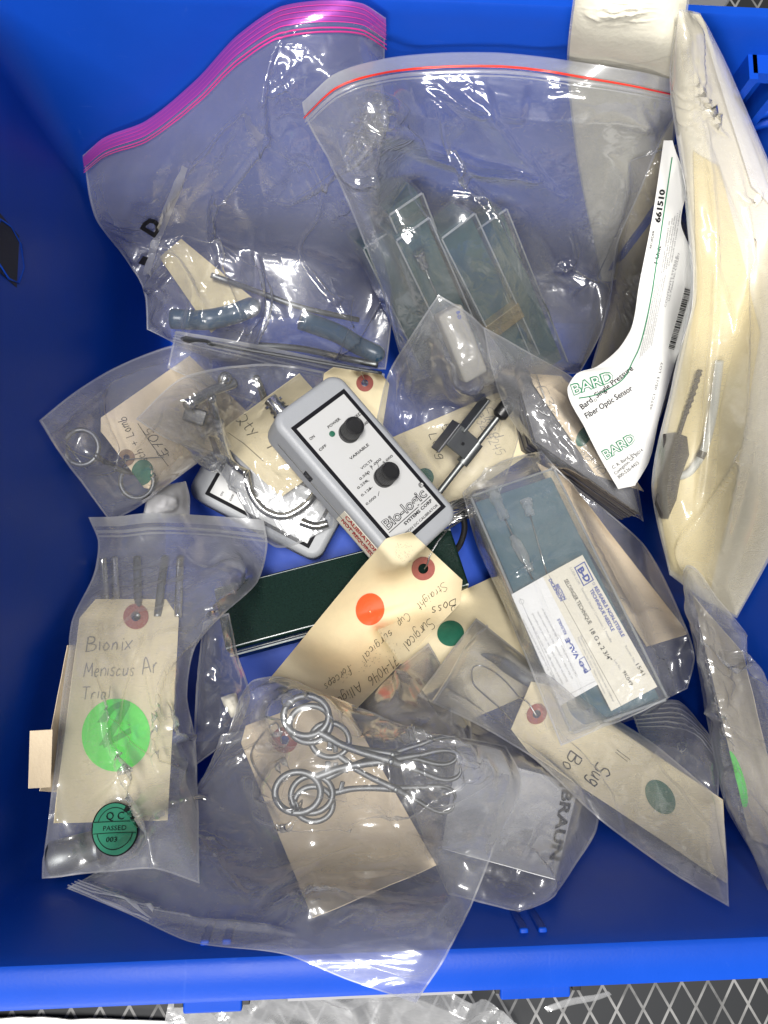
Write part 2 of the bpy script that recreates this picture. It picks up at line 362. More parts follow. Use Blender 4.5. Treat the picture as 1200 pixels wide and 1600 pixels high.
# ------------------------------------------------------------------ splines and grids
def spline(pts, n):
    p = np.array([(a[0], a[1], a[2] if len(a) > 2 else 0.0) for a in pts], float)
    if len(p) == 1: return np.repeat(p, n, 0)
    d = np.r_[0, np.cumsum(np.maximum(np.linalg.norm(np.diff(p[:, :2], axis=0), axis=1), 1e-6))]; d /= d[-1]
    t = np.linspace(0, 1, n)
    if len(p) == 2: return p[0] + (p[1] - p[0]) * t[:, None]
    m = np.gradient(p, d, axis=0) if len(p) > 2 else None
    k = np.clip(np.searchsorted(d, t, 'right') - 1, 0, len(p) - 2); h = (d[k + 1] - d[k])[:, None]; s = ((t - d[k])[:, None]) / h
    sl = (p[k + 1] - p[k]) / h; m0 = m[k] * .75 + sl * .25; m1 = m[k + 1] * .75 + sl * .25
    return (2 * s**3 - 3 * s**2 + 1) * p[k] + (s**3 - 2 * s**2 + s) * h * m0 + (-2 * s**3 + 3 * s**2) * p[k + 1] + (s**3 - s**2) * h * m1
def coons(top, right, bottom, left, n, m):
    """top, bottom run left to right; right, left run top to bottom (corners belong to top and bottom)"""
    T = spline(top, m); B = spline(bottom, m); Lf = spline([top[0]] + left + [bottom[0]], n); Rt = spline([top[-1]] + right + [bottom[-1]], n)
    u = np.linspace(0, 1, m)[None, :, None]; v = np.linspace(0, 1, n)[:, None, None]
    return (1 - v) * T[None] + v * B[None] + (1 - u) * Lf[:, None] + u * Rt[:, None] - ((1 - u) * (1 - v) * T[0] + u * (1 - v) * T[-1] + (1 - u) * v * B[0] + u * v * B[-1])
def upsample(A, n, m):
    i = np.linspace(0, A.shape[0] - 1, n); j = np.linspace(0, A.shape[1] - 1, m)
    a = np.clip(i.astype(int), 0, A.shape[0] - 2); b = np.clip(j.astype(int), 0, A.shape[1] - 2); s = (i - a)[:, None]; t = (j - b)[None]
    return A[np.ix_(a, b)] * (1 - s) * (1 - t) + A[np.ix_(a + 1, b)] * s * (1 - t) + A[np.ix_(a, b + 1)] * (1 - s) * t + A[np.ix_(a + 1, b + 1)] * s * t
def gblur(A, it):
    for _ in range(it):
        P = np.pad(A, 1, mode='reflect', reflect_type='odd')
        A = (P[1:-1, 1:-1] * 4 + P[:-2, 1:-1] + P[2:, 1:-1] + P[1:-1, :-2] + P[1:-1, 2:]) / 8
    return A
def normals(P):
    du = np.gradient(P, axis=1); dv = np.gradient(P, axis=0); n = np.cross(dv, du); n /= np.maximum(np.linalg.norm(n, axis=-1, keepdims=True), 1e-12)
    v = CAM - P
    if (n * v).sum() < 0: n = -n
    return n
def grid_faces(n, m, off=0):
    i, j = np.meshgrid(np.arange(n - 1), np.arange(m - 1), indexing='ij'); a = (i * m + j).ravel() + off
    return np.stack([a, a + m, a + m + 1, a + 1], -1)

class Sheet:
    """a surface grid in world space; decals are dropped onto it"""
    def __init__(s, P):
        s.P = P; s.n = normals(P); s.px = proj(P); s.shape = P.shape[:2]
    def hit(s, q, off):
        n, m = s.shape; q = np.asarray(q, float); st = max(1, int(math.sqrt(n * m / 4000)))
        sub = s.px[::st, ::st].reshape(-1, 2); w_ = s.px[::st, ::st].shape[1]; idx = np.empty(len(q), int)
        for k in range(0, len(q), 400):
            idx[k:k + 400] = ((q[k:k + 400, None] - sub[None]) ** 2).sum(-1).argmin(1)
        v = (idx // w_ * st).astype(float); u = (idx % w_ * st).astype(float)
        for _ in range(6):
            i = np.clip(v.astype(int), 0, n - 2); j = np.clip(u.astype(int), 0, m - 2)
            p = s.px[i, j] + (u - j)[:, None] * (s.px[i, j + 1] - s.px[i, j]) + (v - i)[:, None] * (s.px[i + 1, j] - s.px[i, j])
            a = s.px[i, j + 1] - s.px[i, j]; b = s.px[i + 1, j] - s.px[i, j]; r = q - p
            det = a[:, 0] * b[:, 1] - a[:, 1] * b[:, 0]; det = np.where(np.abs(det) < 1e-6, 1e-6, det)
            u = np.clip(u + np.clip((r[:, 0] * b[:, 1] - r[:, 1] * b[:, 0]) / det, -6, 6), 0, m - 1.001)
            v = np.clip(v + np.clip((a[:, 0] * r[:, 1] - a[:, 1] * r[:, 0]) / det, -6, 6), 0, n - 1.001)
        return s.uv(u, v, off)
    def uv(s, u, v, off):
        i = np.clip(np.asarray(v).astype(int), 0, s.shape[0] - 2); j = np.clip(np.asarray(u).astype(int), 0, s.shape[1] - 2); a = (u - j)[..., None]; b = (v - i)[..., None]
        f = lambda A: A[i, j] * (1 - a) * (1 - b) + A[i, j + 1] * a * (1 - b) + A[i + 1, j] * (1 - a) * b + A[i + 1, j + 1] * a * b
        return f(s.P) + f(s.n) * off
class Plane:
    def __init__(s, p, n):
        s.p = np.array(p, float); s.n = np.array(n, float) / np.linalg.norm(n)
    def hit(s, q, off):
        q = np.asarray(q, float); r = rays(q[:, 0], q[:, 1]); p = s.p + s.n * off
        t = ((p - CAM) @ s.n) / (r @ s.n)
        return CAM + r * t[:, None]

# ------------------------------------------------------------------ writing
GL = {
 'A': '0,0 2,6 4,0;.8,2.2 3.3,2.2', 'B': '.2,0 .2,6;.2,6 2.6,5.6 2.6,3.8 .3,3.1;.3,3.1 3.4,2.6 3.3,.4 .1,0', 'C': '3.6,5 2,6 .3,4.4 .3,1.6 2,0 3.6,.9',
 'E': '3.4,6 .2,5.9 .2,.1 3.4,0;.2,3.1 2.6,3.1', 'L': '.2,6 .2,.1;.2,.1 3,0', 'M': '0,0 .5,6;.5,6 2,2.2;2,2.2 3.5,6;3.5,6 4,0', 'N': '0,0 .2,6;.2,6 3,0;3,0 3.2,6',
 'Q': '2,6 .2,4.2 .2,1.8 2,0 3.8,1.8 3.8,4.2 2,6;2.2,1.8 4.2,-.7', 'S': '3.4,5.2 2,6 .5,5 1.2,3.5 3,2.5 3.3,1 2,0 .1,.6', 'T': '0,6 4,6;2,6 2,0', 'I': '1,6 1,0', 'P': '.2,0 .3,6;.3,6 3,5.6 3,3.4 .3,2.9',
 '#': '1,0 1.6,6;2.6,0 3.2,6;.2,2 4,2;.3,4 4.1,4', '+': '.3,2 3.2,2;1.7,3.6 1.7,.5', '-': '.3,2.4 2.4,2.4', '.': '.4,0 .6,.2', '/': '0,-.5 2.6,6.4', ',': '.5,.2 .2,-.9',
 '0': '2,6 .3,4 .5,1 2,0 3.5,2 3.3,5 2,6', '1': '.5,4.8 1.5,6;1.5,6 1.3,0', '2': '.3,4.8 1.8,6 3.2,4.6 .2,.1;.2,.1 3.5,.1', '3': '.3,5.4 2,6 3,4.6 1.4,3.2;1.4,3.2 3.4,2 2,0 .2,.6', '4': '1,6 .3,2.6;.3,2.6 3.5,2.8;3,5.6 2.6,-.2',
 '5': '3.2,6 .6,5.8;.6,5.8 .4,3.3 2.4,3.6 3.3,1.8 2,0 .2,.5', '6': '2.8,6 .8,3.6 .4,1 2,0 3.2,1.4 2,2.9 .6,1.8', '7': '.2,5.8 3.5,6;3.5,6 1.2,0;1,3 3,3.2', '8': '2,3.2 .6,4.6 2,6 3.3,4.7 2,3.2 .4,1.4 2,0 3.5,1.4 2,3.2', '9': '3,4.6 1.8,6 .5,4.6 1.8,3.2 3,4.4;3,4.6 2.6,0',
 'a': '2.6,3 1.2,3.4 .2,1.6 1,.1 2.3,1.2 2.6,3.2;2.6,3.2 2.5,.5 3.2,.1', 'b': '.4,6 .3,.2;.3,2 1.8,3 2.6,1.4 1.4,0 .3,.5', 'c': '2.4,2.8 1.3,3.4 .3,1.8 1,.1 2.5,.5', 'd': '2.6,3 1.2,3.4 .3,1.6 1,.1 2.5,1.2;2.7,6 2.6,.1', 'e': '.4,1.8 2.4,2.2 1.4,3.5 .3,1.8 1,.1 2.6,.6',
 'f': '2.6,5.6 1.6,6 1.1,4 1,-.8;.2,3.2 2.3,3.3', 'g': '2.6,3 1.2,3.4 .3,1.8 1.2,.4 2.5,1.6;2.6,3.2 2.4,-1.2 1.2,-2 .2,-1.3', 'h': '.4,6 .3,0;.3,1.8 1.6,3.4 2.5,2 2.5,0', 'i': '.6,3.2 .6,.1;.7,4.6 .8,4.8', 'l': '.6,6 .5,.1', 'm': '.2,3.2 .2,0;.2,2 1.1,3.4 1.7,2 1.7,0;1.7,2 2.7,3.4 3.3,2 3.3,0',
 'n': '.2,3.2 .2,0;.2,2 1.5,3.5 2.4,2 2.4,0', 'o': '1.5,3.4 .3,1.9 1.4,0 2.6,1.6 1.5,3.4', 'p': '.3,3.2 .2,-2;.3,2 1.6,3.4 2.6,1.8 1.4,.2 .3,.9', 'q': '2.6,3 1.2,3.4 .3,1.8 1.2,.2 2.5,1.6;2.6,3.2 2.6,-2', 'r': '.3,3.2 .3,0;.3,1.8 1.2,3.2 2.2,3.2', 's': '2.2,3 1.2,3.5 .5,2.6 1.8,1.4 1.5,.1 .2,.4', 't': '1.1,5 1,.4 2,.1;.1,3.3 2.2,3.4',
 'u': '.3,3.2 .4,.6 1.3,.1 2.4,1.6;2.5,3.3 2.5,.1', 'v': '.1,3.3 1.2,0;1.2,0 2.4,3.4', 'w': '.1,3.3 .9,0 1.7,2.4 2.5,0 3.3,3.3', 'x': '.2,3.3 2.4,.1;2.4,3.3 .2,0', 'y': '.2,3.3 1.3,.6;2.6,3.4 1,-2', '"': '.3,6 .3,4.8;1.2,6 1.2,4.8'}
def smooth2(p, k=5):
    p = np.array(p, float)
    if len(p) < 3: return p
    out = []
    for i in range(len(p) - 1):
        a = p[max(i - 1, 0)]; b = p[i]; c = p[i + 1]; d = p[min(i + 2, len(p) - 1)]
        for t in np.linspace(0, 1, k, endpoint=False):
            out.append(.5 * (2 * b + (c - a) * t + (2 * a - 5 * b + 4 * c - d) * t * t + (3 * b - a - 3 * c + d) * t ** 3))
    out.append(p[-1]); return np.array(out)
def ribbon2(p, wd):
    p = np.asarray(p, float); t = np.gradient(p, axis=0); t /= np.maximum(np.linalg.norm(t, axis=1, keepdims=True), 1e-9); nn = np.stack([-t[:, 1], t[:, 0]], 1) * wd / 2
    V = np.concatenate([p + nn, p - nn]); k = len(p)
    return V, [(i, i + 1, k + i + 1) for i in range(k - 1)] + [(i, k + i + 1, k + i) for i in range(k - 1)]
def hand2d(s, jit=.22, pen=.42, slant=.18, seed=1):
    rng = np.random.default_rng(seed); x = 0; V = []; F = []; nv = 0
    for ch in s:
        if ch == ' ': x += 2.6; continue
        g = GL.get(ch)
        if g is None: continue
        w_ = 0; dy = rng.normal(0, jit * .8); sc = 1 + rng.normal(0, .05)
        for st in g.split(';'):
            p = np.array([[float(c) for c in q.split(',')] for q in st.split()]); w_ = max(w_, p[:, 0].max())
            p = p * sc + rng.normal(0, jit, p.shape) * .6; p = smooth2(p, 6); p[:, 0] += slant * p[:, 1] + x; p[:, 1] += dy
            v, f = ribbon2(p, pen * rng.uniform(.8, 1.15)); V.append(v); F += [tuple(i + nv for i in t) for t in f]; nv += len(v)
        x += w_ + .85
    return np.concatenate(V), F, x - .85, 6.0
_fc = {}
def print2d(s, bold=0.0, outline=0.0):
    key = (s, bold)
    if key in _fc: return _fc[key]
    cu = bpy.data.curves.new('txt', 'FONT'); cu.body = s; cu.size = 1; cu.resolution_u = 2; cu.offset = bold
    o = bpy.data.objects.new('txt', cu); COL.objects.link(o)
    dg = bpy.context.evaluated_depsgraph_get(); me = bpy.data.meshes.new_from_object(o.evaluated_get(dg))
    V = np.array([v.co[:2] for v in me.vertices]); me.calc_loop_triangles(); F = [tuple(t.vertices) for t in me.loop_triangles]
    bpy.data.objects.remove(o); bpy.data.curves.remove(cu); bpy.data.meshes.remove(me)
    x0, x1 = V[:, 0].min(), V[:, 0].max(); V = V - [x0, 0]
    _fc[key] = (V, F, x1 - x0, .73); return _fc[key]

class Decal:
    """flat ink, dots and labels gathered in photo pixels, laid onto a surface"""
    def __init__(s, surf, off=.00025): s.surf = surf; s.off = off; s.V = []; s.F = []; s.mi = []; s.mats = []; s.n = 0
    def add(s, q, F, mat, off=None):
        if mat not in s.mats: s.mats.append(mat)
        s.V.append(s.surf.hit(q, s.off if off is None else off)); s.F += [tuple(i + s.n for i in f) for f in F]; s.mi += [s.mats.index(mat)] * len(F); s.n += len(q)
        return s
    def line_of(s, data, p0, p1, mat, h=None, off=None):
        V, F, wd, cap = data; p0 = np.array(p0, float); p1 = np.array(p1, float); d = p1 - p0; Ln = np.linalg.norm(d); d /= Ln; up = np.array([d[1], -d[0]])
        sx = Ln / wd; sy = sx if h is None else h / cap
        return s.add(p0 + V[:, :1] * sx * d + V[:, 1:2] * sy * up, F, mat, off)
    def hand(s, txt, p0, p1, mat=INK, h=None, pen=.42, seed=1, jit=.22): return s.line_of(hand2d(txt, jit, pen, .18, seed), p0, p1, mat, h)
    def text(s, txt, p0, p1, mat=INK, h=None, bold=0.0, off=None): return s.line_of(print2d(txt, bold), p0, p1, mat, h, off)
    def disc(s, c, rx, ry, rot, mat, rin=0.0, off=None, k=40):
        rr = [rin + (1 - rin) * t for t in ((0, .25, .5, .75, 1) if rin == 0 else (0, .33, .66, 1))]
        a = np.linspace(0, 2 * math.pi, k, endpoint=False); V = []; F = []
        for r in rr: V.append(np.stack([np.cos(a) * rx * max(r, 1e-3), np.sin(a) * ry * max(r, 1e-3)], 1))
        for i in range(len(rr) - 1):
            for j in range(k):
                a0, a1, b0, b1 = i * k + j, i * k + (j + 1) % k, (i + 1) * k + j, (i + 1) * k + (j + 1) % k
                F += [(a0, a1, b1), (a0, b1, b0)]
        V = np.concatenate(V); cs, sn = math.cos(rot), math.sin(rot); V = V @ np.array([[cs, sn], [-sn, cs]])
        return s.add(V + np.array(c, float), F, mat, off)
    def path(s, pts, wd, mat, closed=False, smooth=False, off=None):
        p = np.array(pts, float)
        if closed: p = np.vstack([p, p[:1]])
        if smooth: p = smooth2(p, 8)
        else:
            q = [p[0]]
            for a, b in zip(p[:-1], p[1:]):
                k = max(2, int(np.linalg.norm(b - a) / 6)); q += [a + (b - a) * t for t in np.linspace(0, 1, k + 1)[1:]]
            p = np.array(q)
        if closed or not smooth:
            V = []; F = []; nv = 0; step = np.array(pts + [pts[0]] if closed else pts, float) if not smooth else None
            if step is not None:
                for a, b in zip(step[:-1], step[1:]):
                    d = (b - a) / np.linalg.norm(b - a) * wd / 2; k = max(2, int(np.linalg.norm(b - a) / 6))
                    v, f = ribbon2(np.array([a - d + (b + d - a + d) * t for t in np.linspace(0, 1, k + 1)]), wd); V.append(v); F += [tuple(i + nv for i in t) for t in f]; nv += len(v)
                return s.add(np.concatenate(V), F, mat, off)
        V, F = ribbon2(p, wd); return s.add(V, F, mat, off)
    def quad(s, c, mat, off=None, k=14, radius=0):
        c = np.array(c, float); u = np.linspace(0, 1, k); U, Vv = np.meshgrid(u, u)
        q = ((1 - U) * (1 - Vv))[..., None] * c[0] + (U * (1 - Vv))[..., None] * c[1] + (U * Vv)[..., None] * c[2] + ((1 - U) * Vv)[..., None] * c[3]
        F = [tuple(t) for f in grid_faces(k, k) for t in ((f[0], f[1], f[2]), (f[0], f[2], f[3]))]
        return s.add(q.reshape(-1, 2), F, mat, off)
    def build(s, name, parent):
        V = np.concatenate(s.V)
        return put(name, mesh_np(name, V, np.array(s.F), s.mats, s.mi, smooth=False), parent)

# ------------------------------------------------------------------ solids
def tube(pts, rad, seg=12, closed=False, flat=1.0, fdir=None):
    p = np.array(pts, float); k = len(p); r = np.broadcast_to(np.asarray(rad, float), (k,))
    t = (np.roll(p, -1, 0) - np.roll(p, 1, 0)) if closed else np.gradient(p, axis=0); t /= np.maximum(np.linalg.norm(t, axis=1, keepdims=True), 1e-12)
    ref = np.array(fdir if fdir is not None else (0, 0, 1.0), float); V = []
    for i in range(k):
        a = np.cross(t[i], ref)
        if np.linalg.norm(a) < 1e-4: a = np.cross(t[i], (1.0, 0.02, 0))
        a /= np.linalg.norm(a); b = np.cross(a, t[i])
        th = np.linspace(0, 2 * math.pi, seg, endpoint=False)[:, None]
        V.append(p[i] + r[i] * (np.cos(th) * a + np.sin(th) * flat * b))
    V = np.concatenate(V); F = []
    for i in range(k if closed else k - 1):
        i2 = (i + 1) % k
        for j in range(seg): j2 = (j + 1) % seg; F.append((i * seg + j, i * seg + j2, i2 * seg + j2, i2 * seg + j))
    if not closed: F += [tuple(range(seg))[::-1], tuple((k - 1) * seg + j for j in range(seg))]
    return V, F
def join(*vf):
    V = []; F = []; n = 0
    for v, f in vf: V.append(np.asarray(v, float)); F += [tuple(i + n for i in t) for t in f]; n += len(v)
    return np.concatenate(V), F
def rbox(x0, x1, y0, y1, z0, z1, r=0.0, seg=3, rv=None):
    """box with rounded edges; rv = bigger radius of the upright edges"""
    bm = bmesh.new(); bmesh.ops.create_cube(bm, size=1)
    for v in bm.verts: v.co = ((x0 + x1) / 2 + v.co.x * (x1 - x0), (y0 + y1) / 2 + v.co.y * (y1 - y0), (z0 + z1) / 2 + v.co.z * (z1 - z0))
    if rv:
        es = [e for e in bm.edges if abs(e.verts[0].co.z - e.verts[1].co.z) > 1e-6]
        bmesh.ops.bevel(bm, geom=es, offset=rv, segments=5, affect='EDGES', profile=.5)
    if r: 
        es = [e for e in bm.edges if len(e.link_faces) == 2 and e.calc_face_angle() > .6] if rv else list(bm.edges)
        bmesh.ops.bevel(bm, geom=es, offset=r, segments=seg, affect='EDGES', profile=.5)
    bm.verts.index_update(); V = np.array([v.co[:] for v in bm.verts]); F = [tuple(v.index for v in f.verts) for f in bm.faces]; bm.free()
    return V, F
def xf(M, V):
    A = np.array(M); return np.asarray(V, float) @ A[:3, :3].T + A[:3, 3]
def frame(o, xd, yd):
    """orthonormal frame: x along xd, y in the plane of yd"""
    x = np.array(xd, float); x /= np.linalg.norm(x); z = np.cross(x, yd); z /= np.linalg.norm(z); y = np.cross(z, x)
    M = np.eye(4); M[:3, 0] = x; M[:3, 1] = y; M[:3, 2] = z; M[:3, 3] = o; return M
def frame2(p0, z0, p1, z1, roll=0.0):
    """x from pixel p0 to pixel p1, z up, rolled about x"""
    a = at(p0[0], p0[1], z0); b = at(p1[0], p1[1], z1); x = b - a; L = np.linalg.norm(x); y = np.cross((0, 0, 1.0), x)
    M = frame(a, x, y); c, s_ = math.cos(roll), math.sin(roll); Rr = np.eye(4); Rr[1:3, 1:3] = [[c, -s_], [s_, c]]
    return M @ Rr, L
def rest(make, V, q=2.0, gap=.0005, it=7, z0=.05, press=0.0):
    """raise or lower a rigid thing (make(z) -> frame) until it rests on the pile"""
    z = z0
    for _ in range(it):
        P = xf(make(z), V); q_ = proj(P); g = P[:, 2] - zget(Z, q_[:, 0], q_[:, 1]); z -= np.percentile(g, q) - gap + press
    return make(z), z
def solid(name, parent, M, V, F, mat, smooth=True, sharp=35, h=True, wn=True, mi=None):
    W_ = xf(M, V); me = mesh_py(name, W_, F, mat, smooth, mi)
    if smooth and sharp: me.set_sharp_from_angle(angle=math.radians(sharp))
    if h: hadd_faces(W_, F)
    return put(name, me, parent, wn=wn and smooth)

# ------------------------------------------------------------------ bags and tags
class Bag:
    def __init__(s, name, label, cat, edges, seed, lift=.002, puff=.006, r=3, cr=(.022, .0016), angle=None, mat=None, res=.0011, group=None, backmat=None, film_name='film', rise=None, taut=8, zip=None, flat=()):
        s.edges = edges; s.seed = seed; s.lift = lift; s.puff = puff; s.r = r; s.cr = cr; s.angle = angle; s.mat = mat or FILM; s.backmat = backmat or s.mat; s.film_name = film_name; s.rise = rise; s.taut = taut; s.zip = zip; s.flat = flat
        s.t = thing(name, label, cat, group)
        g = coons(*edges, 40, 40); P = at(g[..., 0], g[..., 1], np.maximum(.12, g[..., 2]))
        wd = np.linalg.norm(np.diff(P, axis=1), axis=-1).sum(1).mean(); ln = np.linalg.norm(np.diff(P, axis=0), axis=-1).sum(0).mean()
        s.n, s.m = int(np.clip(ln / res, 30, 330)), int(np.clip(wd / res, 30, 330)); s.wd, s.ln = wd, ln
        s.backP = s.solve(s.lift, 0, .5); hadd(s.backP)
    def solve(s, lift, puff, cramp):
        nc, mc = 64, 64; g = coons(*s.edges, nc, mc); u = np.linspace(0, 1, mc)[None]; v = np.linspace(0, 1, nc)[:, None]
        pf = puff * np.minimum(1, 2.2 * (np.sin(math.pi * u) * np.sin(math.pi * v)) ** .6)
        zm = g[..., 2] if s.rise is None else g[-1:, :, 2] * np.clip((v - s.rise) / (1 - s.rise), 0, 1) ** 1.15
        top = cramp == 1.0; Zc = closing(s.taut) if top else smooth_h(s.r)
        z = raymarch(Zc, g[..., 0], g[..., 1], lift + pf); z = np.maximum(z, zm); z = gblur(z, 16)
        G = coons(*s.edges, s.n, s.m); zz = gblur(upsample(z, s.n, s.m), 5); need = zget(Zc, G[..., 0], G[..., 1]) + (.0012 if top else .0004)
        for _ in range(3): zz = gblur(np.maximum(zz, need), 5)
        zz = gblur(np.maximum(zz, need - .0006), 2); P = at(G[..., 0], G[..., 1], zz)
        # distances along the sheet for the folds
        X = np.linspace(0, s.wd, s.m)[None] * np.ones((s.n, 1)); Y = np.linspace(0, s.ln, s.n)[:, None] * np.ones((1, s.m))
        ed = np.minimum(np.minimum(X, s.wd - X), np.minimum(Y, s.ln - Y)); fade = np.clip(ed / .014, .10, 1)
        h = creases(X, Y, s.seed, s.cr[0], s.cr[1], s.angle) + np.clip(s.cr[1] / .002, 0, 1.6) * .0045 * vnoise(X / .06, Y / .06, s.seed + 9) + .0003 * vnoise(X / .011, Y / .011, s.seed + 10)
        h = h + crumple(X, Y, s.seed + 51, s.cr[0] * .55, min(s.cr[1], .006) * .34) * np.clip((vnoise(X / .045, Y / .045, s.seed + 4) - .38) * 3, 0, 1)
        if s.zip: fade = fade * np.clip(((Y if s.zip == 't' else s.ln - Y) - .016) / .022, .03, 1)
        for cx, cy_, r in s.flat: fade = fade * np.clip((np.hypot(G[..., 0] - cx, G[..., 1] - cy_) - r) / (.4 * r), .04, 1)
        return P + normals(P) * (h * fade * cramp)[..., None]
    def front(s, lift=None, puff=None):
        P = s.solve(s.lift if lift is None else lift, s.puff if puff is None else puff, 1.0); hadd(P); s.P = P; s.sheet = Sheet(P)
        n, m = s.n, s.m; V = np.concatenate([s.backP.reshape(-1, 3), P.reshape(-1, 3)]); F = np.concatenate([grid_faces(n, m), grid_faces(n, m, n * m)])
        i, j = np.meshgrid(np.arange(n - 1), np.arange(m - 1), indexing='ij'); e = ((i < 1) | (j < 1) | (i > n - 3) | (j > m - 3)).ravel()
        mi = np.concatenate([np.where(e, 1, 2), np.where(e, 1, 0)])
        s.film = put(s.film_name, mesh_np(s.film_name, V, F, [s.mat, FILM_EDGE, s.backmat], mi), s.t)
        return s
    def band(s, name, side, d0, d1, mat, off=.0006, t0=0.0, t1=1.0, ridge=0):
        """strip along an edge of the bag, d0..d1 metres in from it; ridge > 0 makes it stand up as a bead"""
        n, m = s.n, s.m; k = max(2, int((d1 - d0) / .0006)) if not ridge else 7
        Ls = s.ln if side in 'tb' else s.wd; a = np.linspace(d0, d1, k) / Ls; run = m if side in 'tb' else n
        q = np.linspace(t0, t1, run)
        A, Q = np.meshgrid(a, q, indexing='ij')
        if side == 'b' or side == 'r': A = 1 - A
        u, v = (Q, A) if side in 'tb' else (A, Q)
        P = s.sheet.uv(np.clip(u * (m - 1), 0, m - 1.001), np.clip(v * (n - 1), 0, n - 1.001), off)
        if ridge: P = P + s.sheet.uv(np.clip(u * (m - 1), 0, m - 1.001), np.clip(v * (n - 1), 0, n - 1.001), 1.0) * 0 + (np.sin(np.linspace(0, math.pi, k))[:, None, None] * ridge * normals(P) if k > 2 else 0)
        return put(name, mesh_np(name, P.reshape(-1, 3), grid_faces(k, run), mat), s.t)
    def seam(s, pts, wd=1.6, ridge=.0006):
        """a sharp standing fold in the film along photo pixels"""
        p = smooth2(pts, 10); q = s.sheet.px.reshape(-1, 2); lo = p.min(0) - 14; hi = p.max(0) + 14
        idx = np.where((q > lo).all(1) & (q < hi).all(1))[0]
        if not len(idx): return
        d = np.full(len(idx), 1e9); end = np.zeros(len(idx))
        for k in range(len(p) - 1):
            a, b = p[k], p[k + 1]; ab = b - a; t = np.clip(((q[idx] - a) @ ab) / max(ab @ ab, 1e-9), 0, 1); dd = np.linalg.norm(q[idx] - a - t[:, None] * ab, axis=1)
            m = dd < d; d = np.where(m, dd, d); end = np.where(m, (k + t) / (len(p) - 1), end)
        hgt = (ridge * 2.8 + .0018) * np.clip(1 - d / (2.2 + wd * 1.7), 0, 1) ** 1.3 * np.clip(np.minimum(end, 1 - end) * 6, .15, 1)
        P = s.P.reshape(-1, 3); P[idx] += s.sheet.n.reshape(-1, 3)[idx] * hgt[:, None]; s.P = P.reshape(s.P.shape)
        co = np.empty(len(s.film.data.vertices) * 3, np.float32); s.film.data.vertices.foreach_get('co', co); co = co.reshape(-1, 3); co[s.n * s.m:] = P; s.film.data.vertices.foreach_set('co', co.ravel()); s.film.data.update(); s.sheet = Sheet(s.P)

def tagcard(name, label, cat, quad, cut=.16, cutd=.10, lift=.0012, r=2, mat=None, parent=None, group=None, curl=0.0, sm=10, zs=None, hole=None, seed=3, cr=0.0):
    """paper tag; quad = hole-end left, hole-end right, far right, far left in photo pixels; cut corners at the hole end; hole = pixel, radius px"""
    q = [(*p, (zs[i] if zs else 0.0)) for i, p in enumerate(quad)]
    n, m = 96, 56
    G = coons([q[0], q[1]], [], [q[3], q[2]], [], n, m); v = np.linspace(0, 1, n)[:, None]; u = np.linspace(0, 1, m)[None]
    half = .5 - np.clip(1 - v / max(cutd, 1e-3), 0, 1) * cut; uu = .5 + (u - .5) * half * 2
    c = [np.array(p) for p in q]
    G = ((1 - uu) * (1 - v))[..., None] * c[0] + (uu * (1 - v))[..., None] * c[1] + (uu * v)[..., None] * c[2] + ((1 - uu) * v)[..., None] * c[3]
    z = raymarch(smooth_h(r), G[..., 0], G[..., 1], lift); z = np.maximum(z, G[..., 2]); z = gblur(z, sm)
    # stiff card: mix towards a low-order surface
    A = np.stack([np.ones_like(z), u + 0 * v, v + 0 * u, u * v, u * u + 0 * v, v * v + 0 * u, v ** 3 + 0 * u], -1).reshape(-1, 7); co = np.linalg.lstsq(A, z.ravel(), rcond=None)[0]; zl = (A @ co).reshape(z.shape)
    z = np.maximum(zl + np.percentile(z - zl, 55), raymarch(Z, G[..., 0], G[..., 1], .0007)); z = gblur(z, 30)
    raw = raymarch(Z, G[..., 0], G[..., 1], .0005)
    for _ in range(4): z = gblur(np.maximum(z, raw), 6)
    z = np.maximum(z, raw); z = np.maximum(gblur(z, 2), z)
    z = z + curl * (4 * (v - .5) ** 2)
    P = at(G[..., 0], G[..., 1], z); P = P + normals(P) * (.0004 * min(1.0, float(np.linalg.norm(P[0, 0] - P[-1, 0])) / .09) ** 2 * (vnoise(uu * 5 + seed, v * 9 + seed, seed) - .5))[..., None]
    hadd(P); S = Sheet(P)
    lo = P - S.n * .0003; F = grid_faces(n, m); keep = np.ones(len(F), bool)
    if hole is not None:
        ctr = S.px.reshape(-1, 2)[F].mean(1); keep = np.hypot(ctr[:, 0] - hole[0][0], ctr[:, 1] - hole[0][1]) > hole[1] * 1.5
    F = F[keep]; b = np.r_[np.arange(m), (np.arange(1, n) * m + m - 1), ((n - 1) * m + np.arange(m - 2, -1, -1)), (np.arange(n - 2, 0, -1) * m)]; b2 = np.roll(b, -1)
    nv = n * m; side = np.stack([b, b2, b2 + nv, b + nv], -1)
    me = mesh_np('card', np.concatenate([P.reshape(-1, 3), lo.reshape(-1, 3)]), np.concatenate([F, F[:, ::-1] + nv, side]), mat or MANILA)
    me.set_sharp_from_angle(angle=math.radians(40))
    t = parent or thing(name, label, cat, group)
    put('card', me, t)
    return t, S
def ring_on(S, t, c, ro, ri, mat=None, rot=0.0, asp=1.0):
    D = Decal(S, .0004); D.disc(c, ro, ro * asp, rot, mat or RING, rin=ri / ro); return D.build('reinforcement_ring', t)
def dot_on(S, t, c, rx, ry, rot, mat):
    return Decal(S, .0003).disc(c, rx, ry, rot, mat).build('dot_sticker', t)
